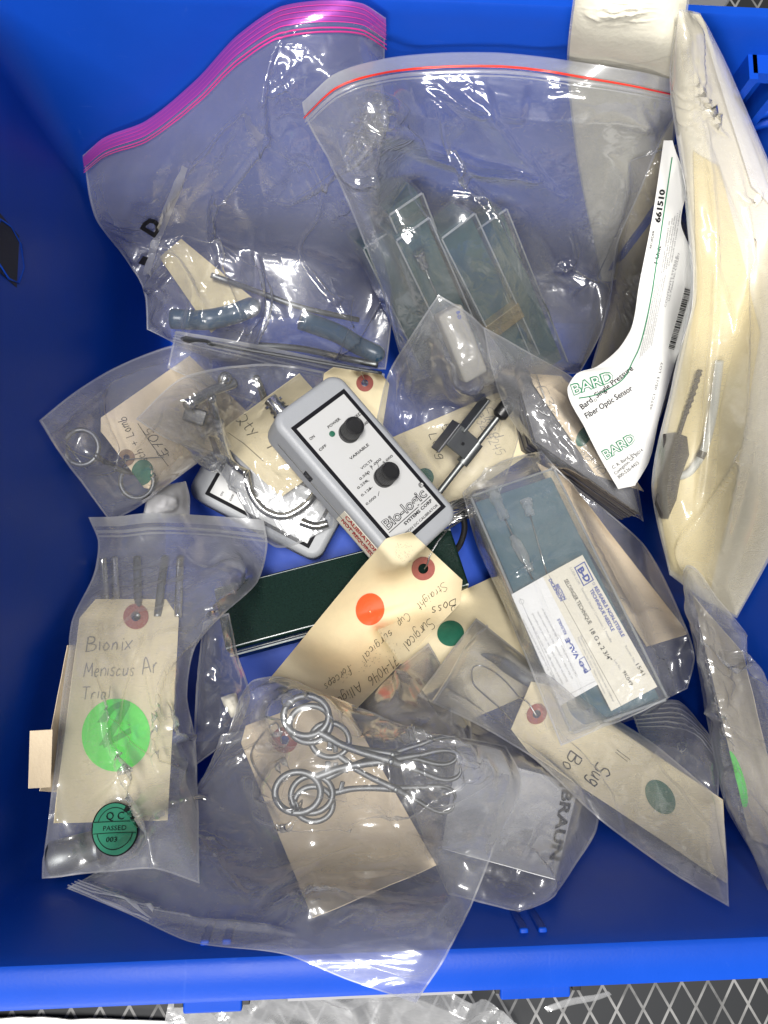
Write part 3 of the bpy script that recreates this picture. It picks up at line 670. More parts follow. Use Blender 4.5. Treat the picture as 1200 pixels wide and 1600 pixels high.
def wire_px(name, pts, zoff, rad, mat, label=None, cat=None, parent=None, seg=7, group=None, k=8):
    """wire along photo pixels lying zoff above the pile (or with an explicit height as third number)"""
    p = smooth2([q[:2] for q in pts], k); zz = smooth2([(q[2] if len(q) > 2 else -1, 0) for q in pts], k)[:, 0]
    z = np.where(zz > 0, zz, raymarch(smooth_h(2), p[:, 0], p[:, 1], zoff)); zb = z.copy()
    for _ in range(3): zb[1:-1] = (zb[:-2] + 2 * zb[1:-1] + zb[2:]) / 4
    V, F = tube(at(p[:, 0], p[:, 1], zb), rad, seg)
    o = put(name, mesh_py(name, V, F, mat, True), parent)
    if label: tag(o, label, cat, group)
    return o

# ================================================================== the setting: table surface and the bin
def lattice_mat():
    m, t, out = nt('dark_lattice_print'); L = t.links.new; p = N(t, 'ShaderNodeBsdfPrincipled'); p.inputs['Roughness'].default_value = .5
    tc = N(t, 'ShaderNodeTexCoord'); mp = N(t, 'ShaderNodeMapping'); L(tc.outputs['Object'], mp.inputs['Vector'])
    sx = N(t, 'ShaderNodeSeparateXYZ'); L(mp.outputs['Vector'], sx.inputs[0]); outs = []
    for sg in (1, -1):
        a = N(t, 'ShaderNodeMath', operation='MULTIPLY'); a.inputs[1].default_value = sg / .036; L(sx.outputs['Y'], a.inputs[0])
        b = N(t, 'ShaderNodeMath', operation='MULTIPLY_ADD'); b.inputs[1].default_value = 1 / .0205; L(sx.outputs['X'], b.inputs[0]); L(a.outputs[0], b.inputs[2])
        c = N(t, 'ShaderNodeMath', operation='PINGPONG'); c.inputs[1].default_value = .5; L(b.outputs[0], c.inputs[0])
        d = N(t, 'ShaderNodeMath', operation='LESS_THAN'); d.inputs[1].default_value = .052; L(c.outputs[0], d.inputs[0]); outs.append(d)
    mx = N(t, 'ShaderNodeMath', operation='MAXIMUM'); L(outs[0].outputs[0], mx.inputs[0]); L(outs[1].outputs[0], mx.inputs[1])
    n = N(t, 'ShaderNodeTexNoise', Scale=40.0, Detail=6.0); L(tc.outputs['Object'], n.inputs['Vector'])
    r = N(t, 'ShaderNodeMapRange'); r.inputs['From Min'].default_value = .35; r.inputs['From Max'].default_value = .6; r.inputs['To Min'].default_value = .25; L(n.outputs['Fac'], r.inputs['Value'])
    mu = N(t, 'ShaderNodeMath', operation='MULTIPLY'); L(mx.outputs[0], mu.inputs[0]); L(r.outputs[0], mu.inputs[1])
    mc = N(t, 'ShaderNodeMix', data_type='RGBA'); mc.inputs[6].default_value = (.022, .024, .027, 1); mc.inputs[7].default_value = (.27, .27, .265, 1); L(mu.outputs[0], mc.inputs[0]); L(mc.outputs[2], p.inputs['Base Color'])
    L(p.outputs[0], out.inputs['Surface']); return m
g = put('ground', mesh_py('ground', [(-3, -3, -.002), (3, -3, -.002), (3, 3, -.002), (-3, 3, -.002)], [(0, 1, 2, 3)], lattice_mat())); g['kind'] = 'structure'

BIN = thing('storage_bin', 'deep bright blue plastic storage bin holding all the bagged instruments', 'storage bin')
def rrect(off, z, rad=.016, k=7):
    x0, x1, y0, y1 = BX0 - off, BX1 + off, BY0 - off, BY1 + (off * .35 if off > 0 else off); r = max(.003, rad + off); P = []
    for cx, cy_, a0 in ((x1 - r, y1 - r, 0), (x0 + r, y1 - r, 90), (x0 + r, y0 + r, 180), (x1 - r, y0 + r, 270)):
        for a in np.linspace(math.radians(a0), math.radians(a0 + 90), k): P.append((cx + r * math.cos(a), cy_ + r * math.sin(a), z))
    return P
prof = [(-DRAFT - .006, .0012), (-DRAFT - .002, .0030), (-DRAFT * .985, .008)] + [(-DRAFT * (1 - t), RIMZ * t) for t in (.1, .3, .5, .7, .85, .975)] + [(.0012, RIMZ - .0012), (.003, RIMZ), (.0135, RIMZ), (.0155, RIMZ - .001), (.0162, RIMZ - .003), (.0162, RIMZ - .016), (.0140, RIMZ - .016), (.0138, RIMZ - .006), (.0045, RIMZ - .006), (-.0135, .001), (-.0155, 0)]
rings_ = [rrect(o, z) for o, z in prof]; nr = len(rings_[0]); V = [p for r in rings_ for p in r]; F = []
for i in range(len(rings_) - 1):
    for j in range(nr): F.append((i * nr + j, i * nr + (j + 1) % nr, (i + 1) * nr + (j + 1) % nr, (i + 1) * nr + j))
F.append(tuple(range(nr))); F.append(tuple((len(rings_) - 1) * nr + j for j in range(nr))[::-1])
me = mesh_py('shell', V, F, BLUE, True); me.set_sharp_from_angle(angle=math.radians(40)); put('shell', me, BIN)
def bin_box(name, x0, x1, y0, y1, z0, z1, r=.0008, mat=None, wn=True):
    v, f = rbox(x0, x1, y0, y1, z0, z1, r, 2); me = mesh_py(name, v, f, mat or BLUE, True); me.set_sharp_from_angle(angle=math.radians(50)); return put(name, me, BIN, wn=wn)
# catch tabs under the near rim and the pairs of small ribs below it
for xa, xb in ((285, 378), (783, 893)):
    a = at(np.array([xa, xb]), np.array([1560, 1550]), np.full(2, RIMZ)); yo = BY0 - .0163
    bin_box('catch_tab', a[0, 0], a[1, 0], yo - .0030, yo + .004, RIMZ - .028, RIMZ - .001)
    for xx in (xa - 4, xb + 6):
        q = at(xx, 1560, RIMZ - .004); bin_box('catch_slot_shade', q[0] - .0016, q[0] + .0016, yo - .0012, yo + .002, RIMZ - .014, RIMZ - .002, .0003, BLACKP)  # solid black blocks, painted as the shade in the slots beside each tab
for xa in (322, 356, 816, 845):
    q = at(xa, 1478, RIMZ - .012); bin_box('rib', q[0] - .0017, q[0] + .0017, BY0 - .004, BY0 + .0022, RIMZ - .026, RIMZ - .008)
# label strip under the near rim
a = at(np.array([448, 742]), np.array([1556, 1548]), np.full(2, RIMZ)); bin_box('label_strip', a[0, 0], a[1, 0], BY0 - .0184, BY0 - .0166, RIMZ - .010, RIMZ - .005, .0002, PALEINK)
# far wall: stacking ribs near the right corner
def wy(z): return BY1 - DRAFT * (1 - z / RIMZ)
for px_, wdt, dep in ((1164, .0042, .012), (1215, .0042, .012)):
    p = at(px_, 60, .285); V, F = rbox(-wdt / 2, wdt / 2, 0, 1, .10, .290, 0)
    V = np.array([(p[0] + v[0], wy(v[2]) - (dep if v[1] < .5 else -.002), v[2]) for v in V]); me = mesh_py('stacking_rib', V, F, BLUE, False); put('stacking_rib', me, BIN)
p0_, p1_ = at(1164, 60, .285), at(1215, 60, .285)
V, F = rbox(p0_[0], p1_[0], 0, 1, .284, .290, 0); V = np.array([(v[0], wy(v[2]) - (.009 if v[1] < .5 else -.002), v[2]) for v in V]); put('rib_shelf', mesh_py('rib_shelf', V, F, BLUE, False), BIN)
for k_, px_ in enumerate((1168, 1172)):
    p = at(px_, 122 + 16 * k_, .25); pts = [(p[0] + .016 * t, wy(.25) - .001, .25 + .010 * math.sin(t * 2.2) - .012 * k_) for t in np.linspace(0, 1, 10)]
    v, f = tube(pts, .0028, 8); put('curved_rib', mesh_py('curved_rib', v, f, BLUE, True), BIN)
# left wall grip: rim around a dark plate painted as the opening's shade
p = at(-78, 392, .262); q0 = BX0 + DRAFT * (1 - .262 / RIMZ)
v, f = tube([(q0 + .0008, p[1] + .0135 * math.cos(t) * (1.0 if abs(math.cos(t)) < .8 else .9), p[2] + .016 * math.sin(t)) for t in np.linspace(0, 2 * math.pi, 8, endpoint=False)], .0005, 6, True)
put('grip_rim', mesh_py('grip_rim', v, f, BLUE, True), BIN)
v, f = rbox(q0 - .001, q0 + .0006, p[1] - .0125, p[1] + .0125, p[2] - .015, p[2] + .015, 0, 1, rv=None); put('grip_shade_plate', mesh_py('grip_shade_plate', v, f, principled('opening_shade', (.003, .005, .02), .6)), BIN)

# ================================================================== lowest layer
# --- bag with a white wrapped pack, bottom of the bin
b = Bag('clear_bag', 'clear bag with a white folded pack printed in bold black, resting at the near wall', 'plastic bag',
        ([(600, 1085), (700, 1105), (810, 1160), (938, 1262)], [(931, 1300), (900, 1350), (858, 1405)], [(700, 1398), (745, 1409), (812, 1426)], [(640, 1250)]), 21, puff=.012, cr=(.03, .0042))
t, S = tagcard('folded_pack', 'white folded pack lettered in slanting black capitals, inside the bag by the near wall', 'pack', [(715, 1175), (905, 1225), (868, 1374), (690, 1325)], cut=0, lift=.016, mat=WHITECLOTH, curl=.002)
Decal(S).text('B|BRAUN', (884, 1206), (859, 1343), INK, h=17, bold=.035).build('printed_text', t)
b.front(puff=.006)

# --- dark green lacquered case
def case_make(z): return frame2((346, 966), z + .002, (706, 872), z, -.30)[0]
Lc = frame2((346, 966), .05, (706, 872), .05)[1]
BV, BF = rbox(0, Lc, -.0215, .0215, -.034, -.013, .002, 3); LV, LF = rbox(-.0015, Lc + .0015, -.023, .023, -.0125, 0, .0025, 3)
M = case_make(.064)
t = thing('instrument_case', 'long dark green lacquered case with shiny pale edges under the orange-dot tag', 'case')
solid('base', t, M, BV, BF, DKGREEN); solid('lid', t, M, LV, LF, DKGREEN)
for yy, zz in ((-.0212, -.0008), (-.0236, -.0128), (.0212, -.0008)):
    v, f = tube([(-.001, yy, zz), (Lc + .001, yy, zz)], .0007, 6); solid('edge_strip', t, M, v, f, EDGEGL, h=False)
v, f = rbox(Lc + .0012, Lc + .0022, -.006, .006, -.018, -.006, .0004, 2); solid('clasp', t, M, v, f, CHROME, h=False)

# --- grey instruments: a second one lying low and a third hidden behind it
def calibrator(label, TL, TR, BL, dz, zfix=None, full=True, press=0.0):
    def make(z):
        a, b_, c = at(*TL, z), at(*TR, z + dz[0]), at(*BL, z + dz[1])
        return frame(a, b_ - a, a - c)
    A0 = make(.08); a, b_, c = at(*TL, .08), at(*TR, .08 + dz[0]), at(*BL, .08 + dz[1])
    w_, h_ = np.linalg.norm(b_ - a), np.linalg.norm(a - c); T = .030
    x0, x1, y0, y1 = -.0062, w_ + .0058, -h_ - .0105, .0130
    BV, BF = rbox(x0, x1, y0, y1, -T, 0, .0045, 5, rv=.010)
    M, z = rest(make, BV, q=3, press=press) if zfix is None else (make(zfix), zfix)
    print('calibrator z', round(z, 4), 'w', w_, 'h', h_)
    t = thing('calibrator', label, 'electronic instrument')
    solid('case', t, M, BV, BF, SHELL, sharp=None)
    v, f = tube([(x0 + .004, y0 + .010, -T * .55), (x0 - .0002, y0 + .014, -T * .55), (x0 - .0002, y1 - .014, -T * .55), (x0 + .004, y1 - .010, -T * .55)], .0004, 5); solid('case_seam', t, M, v, f, BLACKP, h=False)
    PL = Plane(xf(M, [(0, 0, 0)])[0], np.array(M)[:3, 2])
    v, f = rbox(0, w_, -h_, 0, -.001, .0003, 0); solid('faceplate', t, M, v, f, PANEL, smooth=False, h=False)
    def L2(x, y): return proj(xf(M, [(x, y, .0003)]))[0]
    D = Decal(PL, .0005); bw = .0027
    for q in (((0, 0), (w_, 0), (w_, -bw), (0, -bw)), ((0, -h_ + bw), (w_, -h_ + bw), (w_, -h_), (0, -h_)), ((0, -bw), (bw, -bw), (bw, -h_ + bw), (0, -h_ + bw)), ((w_ - bw, -bw), (w_, -bw), (w_, -h_ + bw), (w_ - bw, -h_ + bw))):
        D.quad([L2(*p) for p in q], INK, k=2)
    D.build('faceplate_border', t)
    D = Decal(PL, .0006)
    def tx(s, x, y, wd, h=None, **k):
        D.text(s, L2(x * w_, -y * h_), L2(x * w_ + wd * w_, -y * h_), INK, h=h and h * np.linalg.norm(L2(0, 0) - L2(0, -h_)), **k)
    tx('ON', .10, .135, .085, .018, bold=.02); tx('OFF', .10, .225, .13, .018, bold=.02)
    if full:
        tx('POWER', .42, .145, .23, .018, bold=.02); tx('FIXED', .74, .20, .22, .020, bold=.02); tx('VARIABLE', .80, .27, .18, .018, bold=.02)
        tx('VARIABLE', .36, .385, .36, .018, bold=.02); tx('VOLTS', .39, .475, .21, .016, bold=.015)
        for s, x, y in (('0.500', .27, .52), ('1.000', .53, .505), ('5.000', .70, .535), ('0.250', .16, .555), ('0.125', .13, .605), ('0.000', .10, .665)): tx(s, x, y, .19, .016, bold=.015)
        for a_ in (215, 180, 150, 120, 90, 60):
            ca, sa = math.cos(math.radians(a_)), math.sin(math.radians(a_)); cx, cy_ = .52 * w_, -.60 * h_
            D.path([L2(cx + .0085 * ca, cy_ + .0085 * sa), L2(cx + .0115 * ca, cy_ + .0115 * sa)], .8, INK)
        D.text('Bio-logic', L2(.10 * w_, -.865 * h_), L2(.90 * w_, -.865 * h_), INK, bold=.035); D.text('Bio-logic', L2(.108 * w_, -.864 * h_), L2(.892 * w_, -.864 * h_), PANEL, bold=-.012, off=.0008)
        D.disc(L2(.93 * w_, -.79 * h_), 4.2, 4.2, 0, INK); D.disc(L2(.93 * w_, -.79 * h_), 3.3, 3.3, 0, PANEL, off=.0008); D.text('R', L2(.905 * w_, -.80 * h_), L2(.955 * w_, -.80 * h_), INK, off=.001)
        D.path([L2(.09 * w_, -.882 * h_), L2(.92 * w_, -.882 * h_)], 1.2, INK)
        tx('SYSTEMS CORP', .34, .915, .56, .020, bold=.035); tx('PRECISION DC CALIBRATOR', .12, .962, .80, .017, bold=.015)
    D.build('printed_text', t)
    if full:
        for (kx, ky) in ((.60 * w_, -.245 * h_), (.56 * w_, -.60 * h_)):
            k_ = 96; prf = [(.0068, .0003), (.0068, .003), (.0064, .0034), (.0064, .0125), (.0060, .0136), (.0050, .0138), (.0046, .0134), (.0001, .0134)]
            th = np.linspace(0, 2 * math.pi, k_, endpoint=False); V = []; F = []
            for i, (r, zz) in enumerate(prf):
                rr = r * (1 + (.025 * np.sign(np.sin(th * 32)) if 2 <= i <= 3 else 0)); V.append(np.stack([kx + rr * np.cos(th), ky + rr * np.sin(th), np.full(k_, zz)], 1))
            for i in range(len(prf) - 1):
                for j in range(k_): F.append((i * k_ + j, i * k_ + (j + 1) % k_, (i + 1) * k_ + (j + 1) % k_, (i + 1) * k_ + j))
            solid('knob', t, M, np.concatenate(V), F, BLACKP, sharp=25, h=False, wn=False)
        v, f = tube([(.40 * w_, -.145 * h_ - .004, 0), (.40 * w_, -.145 * h_ - .004, .0012), (.40 * w_, -.145 * h_ - .004, .0016)], [.0019, .0019, .0012], 14); solid('power_light', t, M, v, f, GREEN, h=False)
        cx = .18 * w_
        ys = y1 + np.array([-.001, .0015, .0015, .0038, .0038, .0052, .0052, .0118, .0122, .0122, .006]); rs = [.0065, .0065, .0052, .0052, .0060, .0060, .0048, .0048, .0046, .0036, .0034]
        v, f = tube([(cx, y_, -.013) for y_ in ys], rs, 24, fdir=(0, 0, 1)); solid('signal_connector', t, M, v, f, CHROME, sharp=30, h=False, wn=False)
        for sx in (-1, 1): v, f = tube([(cx + sx * .0045, y1 + .0088, -.013), (cx + sx * .0066, y1 + .0088, -.013)], .001, 8); solid('connector_pin', t, M, v, f, CHROME, h=False)
        v, f = rbox(x0 - .0008, x0 + .001, -.32 * h_, -.25 * h_, -.017, -.011, .0003, 1); solid('slide_switch', t, M, v, f, BLACKP, h=False)
        # warning sticker on the long side
        ln0, ln1 = -.965 * h_, -.60 * h_; v, f = rbox(x0 - .0003, x0 + .0005, ln0, ln1, -.0245, -.0065, 0)
        st = solid('warning_sticker', t, M, v, f, CREAMP, smooth=False, h=False)
        SP = Plane(xf(M, [(x0 - .0003, 0, 0)])[0], -np.array(M)[:3, 0])
        def L3(y, zz): return proj(xf(M, [(x0 - .0003, y, zz)]))[0]
        E = Decal(SP, .0002); yA, yB = ln1 - .003, ln0 + .003
        for s, zz in (('CALIBRATION', -.0125), ('NOT REQUIRED', -.0205)):
            V_, F_, wd, cap = print2d(s, .03); d0, d1 = L3(yA, zz), L3(yB, zz); up = L3(yA, zz + .0052) - d0
            E.add(d0 + V_[:, :1] / wd * (d1 - d0) + V_[:, 1:2] / cap * up, F_, INKR)
        E.build('printed_text', st)
        for k in range(7):
            x_ = .52 * w_ + random.uniform(-.012, .012); y_ = y1 - .0015 + random.uniform(-.002, .0005)
            D2 = None
    return t, M, PL
calibrator('pale grey instrument lying low, half hidden under the crumpled bag with the quantity tag', (320, 772), (366, 690), (503, 842), (0, 0), full=False, zfix=.045)
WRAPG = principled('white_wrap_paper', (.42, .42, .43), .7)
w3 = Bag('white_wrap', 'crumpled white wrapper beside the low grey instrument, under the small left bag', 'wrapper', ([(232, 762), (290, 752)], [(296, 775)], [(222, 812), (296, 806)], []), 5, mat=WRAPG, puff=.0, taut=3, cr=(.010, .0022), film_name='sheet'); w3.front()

# --- braided leads beside the case
for i, pts in enumerate(([(664, 820, .068), (690, 802, .074), (715, 787, .074), (745, 778, .066)], [(672, 836, .064), (700, 815, .069), (728, 802, .069), (752, 802, .064)])):
    t = thing('braided_lead', ['frayed silver braided lead nearest the grey instrument corner', 'frayed silver braided lead lying nearer the black-tipped lead'][i], 'lead', 'braided leads')
    rg = np.random.default_rng(60 + i)
    for k in range(16):
        o_ = rg.normal(0, 1, (len(pts), 3)) * np.array([[3.0, 3.0, .0012]]) * np.linspace(.6, 1.6, len(pts))[:, None]
        wire_px('strand', [(x + a[0], y + a[1], z + a[2]) for (x, y, z), a in zip(pts, o_)], .004, .00055, WIRE if k % 3 else CHROME, parent=t, seg=6)
t = thing('black_lead', 'short black lead with a bare metal tip beside the dark green case', 'lead')
wire_px('sleeve', [(722, 800, .07), (726, 825, .065), (720, 848, .06), (711, 862, .055)], .003, .0022, BLACKP, parent=t); wire_px('metal_tip', [(711, 861, .0553), (708, 866, .0535), (706, 871, .0525)], .003, .0017, CHROME, parent=t)

# ================================================================== left: small bag with buff tag and ringed instrument
bA = Bag('clear_bag', 'clear bag with buff tag and ring handles, lying against the left wall', 'plastic bag',
         ([(60, 657), (118, 612), (170, 580), (262, 543), (330, 530)], [(330, 620), (318, 700)], [(172, 815), (210, 795), (258, 760), (310, 722)], [(85, 697), (128, 755)]), 33, puff=.004, cr=(.032, .0034))
tA = thing('ring_forceps', 'steel instrument with two finger rings wired together in the small left bag', 'forceps')
for c, r in (((127, 699), 27), ((214, 752), 26)):
    a = np.linspace(0, 2 * math.pi, 24, endpoint=False); pts = [(c[0] + r * math.cos(x), c[1] + r * 1.02 * math.sin(x)) for x in a]; z = zat(*c) + .006
    V, F = tube(at(np.array([p[0] for p in pts]), np.array([p[1] for p in pts]), np.full(24, z)), .0014, 8, True); hadd(V); put('finger_ring', mesh_py('finger_ring', V, F, STEEL, True), tA)
wire_px('shank', [(150, 712), (190, 735), (240, 740)], .004, .0016, STEEL, parent=tA)
tg, S = tagcard('manila_tag', 'buff tag with brown ring and dark green dot, handwritten, in the small left bag', 'tag', [(236, 776), (147, 660), (296, 556), (398, 655)], mat=BUFF, lift=.006, curl=.004, hole=((197, 715), 5), cut=.12, cutd=.07)
ring_on(S, tg, (197, 715), 13, 5, RINGB); dot_on(S, tg, (222, 738), 17, 20, .2, GREEN)
Decal(S).hand('Bausch + Lomb', (243, 744), (195, 652), seed=4, h=15, pen=.4).hand('E705', (262, 708), (236, 668), seed=5, h=15, pen=.4).hand('"', (274, 716), (270, 708), seed=6, h=8).path([(262, 728), (233, 690), (215, 662)], .9, INK).build('handwriting', tg)
wire_px('tie_wire', [(105, 700), (128, 712), (165, 722), (197, 718), (225, 716), (256, 714)], .003, .00035, WIRE, 'thin twisted wire through the brown ring of the buff tag', 'wire')
wire_px('tie_wire', [(104, 694), (118, 712), (138, 735), (165, 742), (190, 730), (197, 716)], .003, .00035, WIRE, 'looped loose wire hanging below the buff tag in the small left bag', 'wire')
bA.front(puff=.006)
bA.seam([(75, 678), (130, 636), (190, 598), (262, 568)], 2.2)

# ================================================================== far left: big bag with the pink zip, leaning on the far wall
FILM_SOFT = film('soft_clear_film', haze=.12, bump=.7, bscale=120, rough=.10, edge=.6, gloss=1.35, scr=.10)
bS = Bag('zip_bag', 'big crumpled zip bag with a pink zip leaning against the far wall', 'plastic bag',
         ([(129, 243), (160, 217), (227, 191), (310, 124), (372, 57), (439, 12), (500, 2), (568, 6), (603, 28)], [(600, 110), (598, 250), (603, 400), (611, 505)], [(230, 515), (330, 560), (450, 572), (603, 577)], [(150, 341), (207, 418), (226, 455)]), 41, puff=.012, lift=.003, cr=(.036, .0085), mat=FILM_SOFT, backmat=FILM, res=.0010, taut=12, zip='t', angle=1.9)
GREYSTRIP = film('printed_strip_film', haze=.5, hazecol=(.6, .61, .64), bump=.1)
t, S = tagcard('paper_card', 'yellowed square card with a worn corner inside the pink-zip bag', 'card', [(249, 402), (283, 373), (400, 470), (330, 520)], cut=0, lift=.012, mat=principled('aged_card', (.50, .43, .26), .7, var=.2, vscale=60))
for lab, pts, r in (('steel blue tube with rounded end below the yellowed card', [(392, 480), (360, 492), (318, 500), (268, 498)], .0062), ('steel blue tube with rounded end at the near corner of the pink-zip bag', [(588, 553), (560, 540), (525, 520), (470, 500)], .0062)):
    p = smooth2(pts, 6); z = raymarch(smooth_h(3), p[:, 0], p[:, 1], .007); P = at(p[:, 0], p[:, 1], z); d = P[0] - P[1]; d /= np.linalg.norm(d)
    P = np.concatenate([[P[0] + d * .006, P[0] + d * .005, P[0] + d * .0025], P]); rad = np.r_[.0006, .0035, .0056, np.full(len(p), r)]; V, F = tube(P, rad, 16); hadd(V)
    tag(put('blue_tube', mesh_py('blue_tube', V, F, BLUETUBE, True)), lab, 'tube', 'blue tubes')
for lab, pts, r in (('thin dark steel rod crossing behind the pink-zip bag contents', [(330, 430), (400, 455), (470, 480), (560, 500)], .0018), ('dark steel probe lying along the near edge of the pink-zip bag', [(400, 540), (470, 545), (540, 560), (590, 570)], .0022)):
    o = wire_px('steel_rod', pts, .006, r, DULL, lab, 'rod')
bS.front(puff=.016)
for d0, d1, mt, rg in ((.0002, .0118, ZIP_PINK, 0), (.0142, .0151, ZIP_MAGENTA, .0004), (.0166, .0178, ZIP_MAGENTA, .0005), (.0030, .0033, ZIP_MAGENTA, 0), (.0058, .0061, ZIP_MAGENTA, 0), (.0086, .0089, ZIP_MAGENTA, 0), (.0114, .0118, ZIP_MAGENTA, 0)):
    bS.band('zip_line' if mt is ZIP_MAGENTA else 'zip_flap', 't', d0, d1, mt, off=.0012 if mt is ZIP_MAGENTA else .0007, ridge=rg)
D = Decal(bS.sheet, .0014); D.quad([(285, 255), (295, 260), (256, 358), (244, 352)], GREYSTRIP, k=12); D.quad([(244, 352), (256, 358), (238, 432), (226, 428)], GREYSTRIP, k=12); D.text('D', (240, 368), (254, 346), INK, bold=.05); D.text('l', (228, 414), (234, 402), INK, h=12, bold=.05); D.build('printed_strip', bS.t)
bS.seam([(514, 258), (500, 330), (474, 370), (472, 400), (505, 450), (530, 480), (552, 520), (570, 560)], 1.4)
bS.seam([(345, 300), (330, 350), (344, 400), (338, 420)], 2.0); bS.seam([(420, 215), (370, 275), (335, 320)], 2.2, ridge=.0016)

# --- zip strip bag with the long steel probe on it
bD = Bag('zip_bag', 'small clear zip bag whose white zip strip carries the long steel probe', 'plastic bag', ([(275, 517), (400, 538), (500, 560), (601, 584)], [(590, 640)], [(262, 575), (330, 605), (430, 640), (545, 665)], [(268, 545)]), 52, puff=.003, cr=(.03, .0012), zip='t')
bD.front()
for d0, d1, rg in ((.0003, .0022, 0), (.0034, .0044, .0004), (.0060, .0072, .0006), (.0085, .0095, .0004)): bD.band('zip_line', 't', d0, d1, ZIPW, off=.0008, ridge=rg)
t = thing('steel_probe', 'long thin steel probe with a flattened spoon tip, lying along a white zip strip', 'probe')
p = smooth2([(284, 530), (300, 531), (322, 533), (342, 539), (420, 552), (510, 568), (596, 583)], 8); z = raymarch(smooth_h(4), p[:, 0], p[:, 1], .0025); z = np.linspace(z[:9].mean(), z[-9:].mean(), len(z)) + max(0, (z - np.linspace(z[:9].mean(), z[-9:].mean(), len(z))).max()) * .8; s_ = np.linspace(0, 1, len(p))
V, F = tube(at(p[:, 0], p[:, 1], z), np.interp(s_, [0, .03, .10, .17, .22, 1], [.0006, .0016, .0024, .0018, .0012, .0011]), 10, flat=.6); put('shaft', mesh_py('shaft', V, F, STEEL, True), t); hadd(V)
V, F = tube(at(p[18:26, 0], p[18:26, 1] + 2.5, z[18:26] + .0005), .0009, 8); put('hinge', mesh_py('hinge', V, F, DULL, True), t)

# ================================================================== centre left: crumpled bag with steel and a quantity tag
bC = Bag('clear_bag', 'tightly crumpled clear bag with shiny steel parts and a quantity tag', 'plastic bag', ([(212, 655), (281, 592), (360, 572), (414, 567), (505, 580)], [(530, 700)], [(310, 705), (368, 767), (406, 838), (431, 855), (522, 822)], [(250, 680)]), 61, puff=.004, cr=(.018, .0048), mat=FILM_CRISP, backmat=FILM)
t = thing('curved_retractor', 'shiny steel retractor with big curved loops in the tightly crumpled bag', 'retractor')
for pts, r, nm in (([(294, 632), (330, 612), (366, 598)], .0036, 'handle'), ([(385, 735), (392, 770), (414, 798), (447, 806), (481, 786), (498, 760)], .0028, 'loop'), ([(470, 815), (492, 822), (512, 818)], .0030, 'loop'), ([(330, 620), (345, 680), (360, 720), (385, 740)], .0030, 'shank'), ([(400, 590), (412, 620), (405, 650)], .0024, 'hook')):
    o = wire_px(nm, pts, .005, r, CHROME, parent=t, seg=12); v = np.array([x.co[:] for x in o.data.vertices]); hadd(v)
p = at(352, 592, .075); bm = bmesh.new(); bmesh.ops.create_uvsphere(bm, u_segments=20, v_segments=14, radius=.0048); zz = zat(352, 592) + .003; p = at(352, 592, zz)
V = np.array([v.co[:] for v in bm.verts]) + p; F = [tuple(v.index for v in f.verts) for f in bm.faces]; bm.free(); put('ball_end', mesh_py('ball_end', V, F, CHROME, True), t); hadd(V)
V, F = rbox(-.007, .007, -.005, .005, -.004, .004, .0015, 2); p = at(306, 650, zat(306, 650) + .004); mm = frame(p, (.9, -.3, 0), (.3, .9, .2)); tag(solid('knob_fitting', None, mm, V, F, BLACKP), 'small black fitting in the tip of the tightly crumpled bag', 'fitting')
tg, S = tagcard('manila_tag', 'plain manila tag reading a quantity of nine, tucked under the grey instrument', 'tag', [(335, 680), (468, 584), (562, 690), (439, 777)], cut=0, lift=.004, curl=.002)
Decal(S).hand('Qty. 9', (364, 652), (418, 701), seed=9, h=17, pen=.38).path([(356, 676), (380, 692), (411, 720)], 1.0, INK).build('handwriting', tg)
bC.front(puff=.003)

# --- red-ringed tag behind the instrument
tg, S = tagcard('manila_tag', 'manila tag with red-brown ring sticking out behind the grey instrument', 'tag', [(508, 572), (610, 588), (592, 705), (492, 692)], lift=.004, cut=.13, cutd=.10, hole=((570, 598), 5))
ring_on(S, tg, (570, 598), 13.5, 5.5, RING)
wire_px('tie_wire', [(560, 575), (566, 585), (571, 597), (575, 600)], .002, .0003, WIRE, 'short tie wire through the red-brown ring behind the grey instrument', 'wire')

# ================================================================== far wall: red-striped zip bag full of clear needle boxes
p2 = Bag('paper_pouch', 'creamy paper pouch standing highest, behind the red-zip bag in the far corner', 'pouch', ([(898, -22, .335), (985, -26, .335), (1079, -22, .335)], [(1062, 120, .29), (1050, 260)], [(940, 440), (1030, 440)], [(886, 90, .29), (900, 240)]), 101, mat=POUCHP, puff=.004, cr=(.06, .0009), film_name='sheet'); p2.front()
p3 = Bag('pouch', 'grey-beige clear pouch carrying the curled white sensor label', 'pouch', ([(985, 250), (1056, 225)], [(1080, 400), (1060, 560), (1030, 655)], [(922, 580), (985, 720)], [(968, 360), (950, 480)]), 102, mat=FILM_CREAM, backmat=principled('pouch_back', (.44, .41, .35), .7, var=.08, vscale=30), puff=.012, cr=(.03, .0022)); p3.front()
bT = Bag('zip_bag', 'large zip bag with one red zip line holding clear needle boxes', 'plastic bag',
         ([(472, 160), (520, 118), (600, 93), (690, 84), (780, 84), (900, 97), (1000, 112), (1068, 128)], [(1062, 165), (1035, 215), (1000, 300), (965, 380), (955, 450), (938, 520)], [(640, 602), (780, 592), (905, 582)], [(478, 185), (515, 250), (558, 350), (600, 460)]), 71, puff=.014, lift=.004, cr=(.040, .0075), mat=FILM_CRISP, backmat=FILM, res=.0010, taut=12, zip='t', angle=1.2)
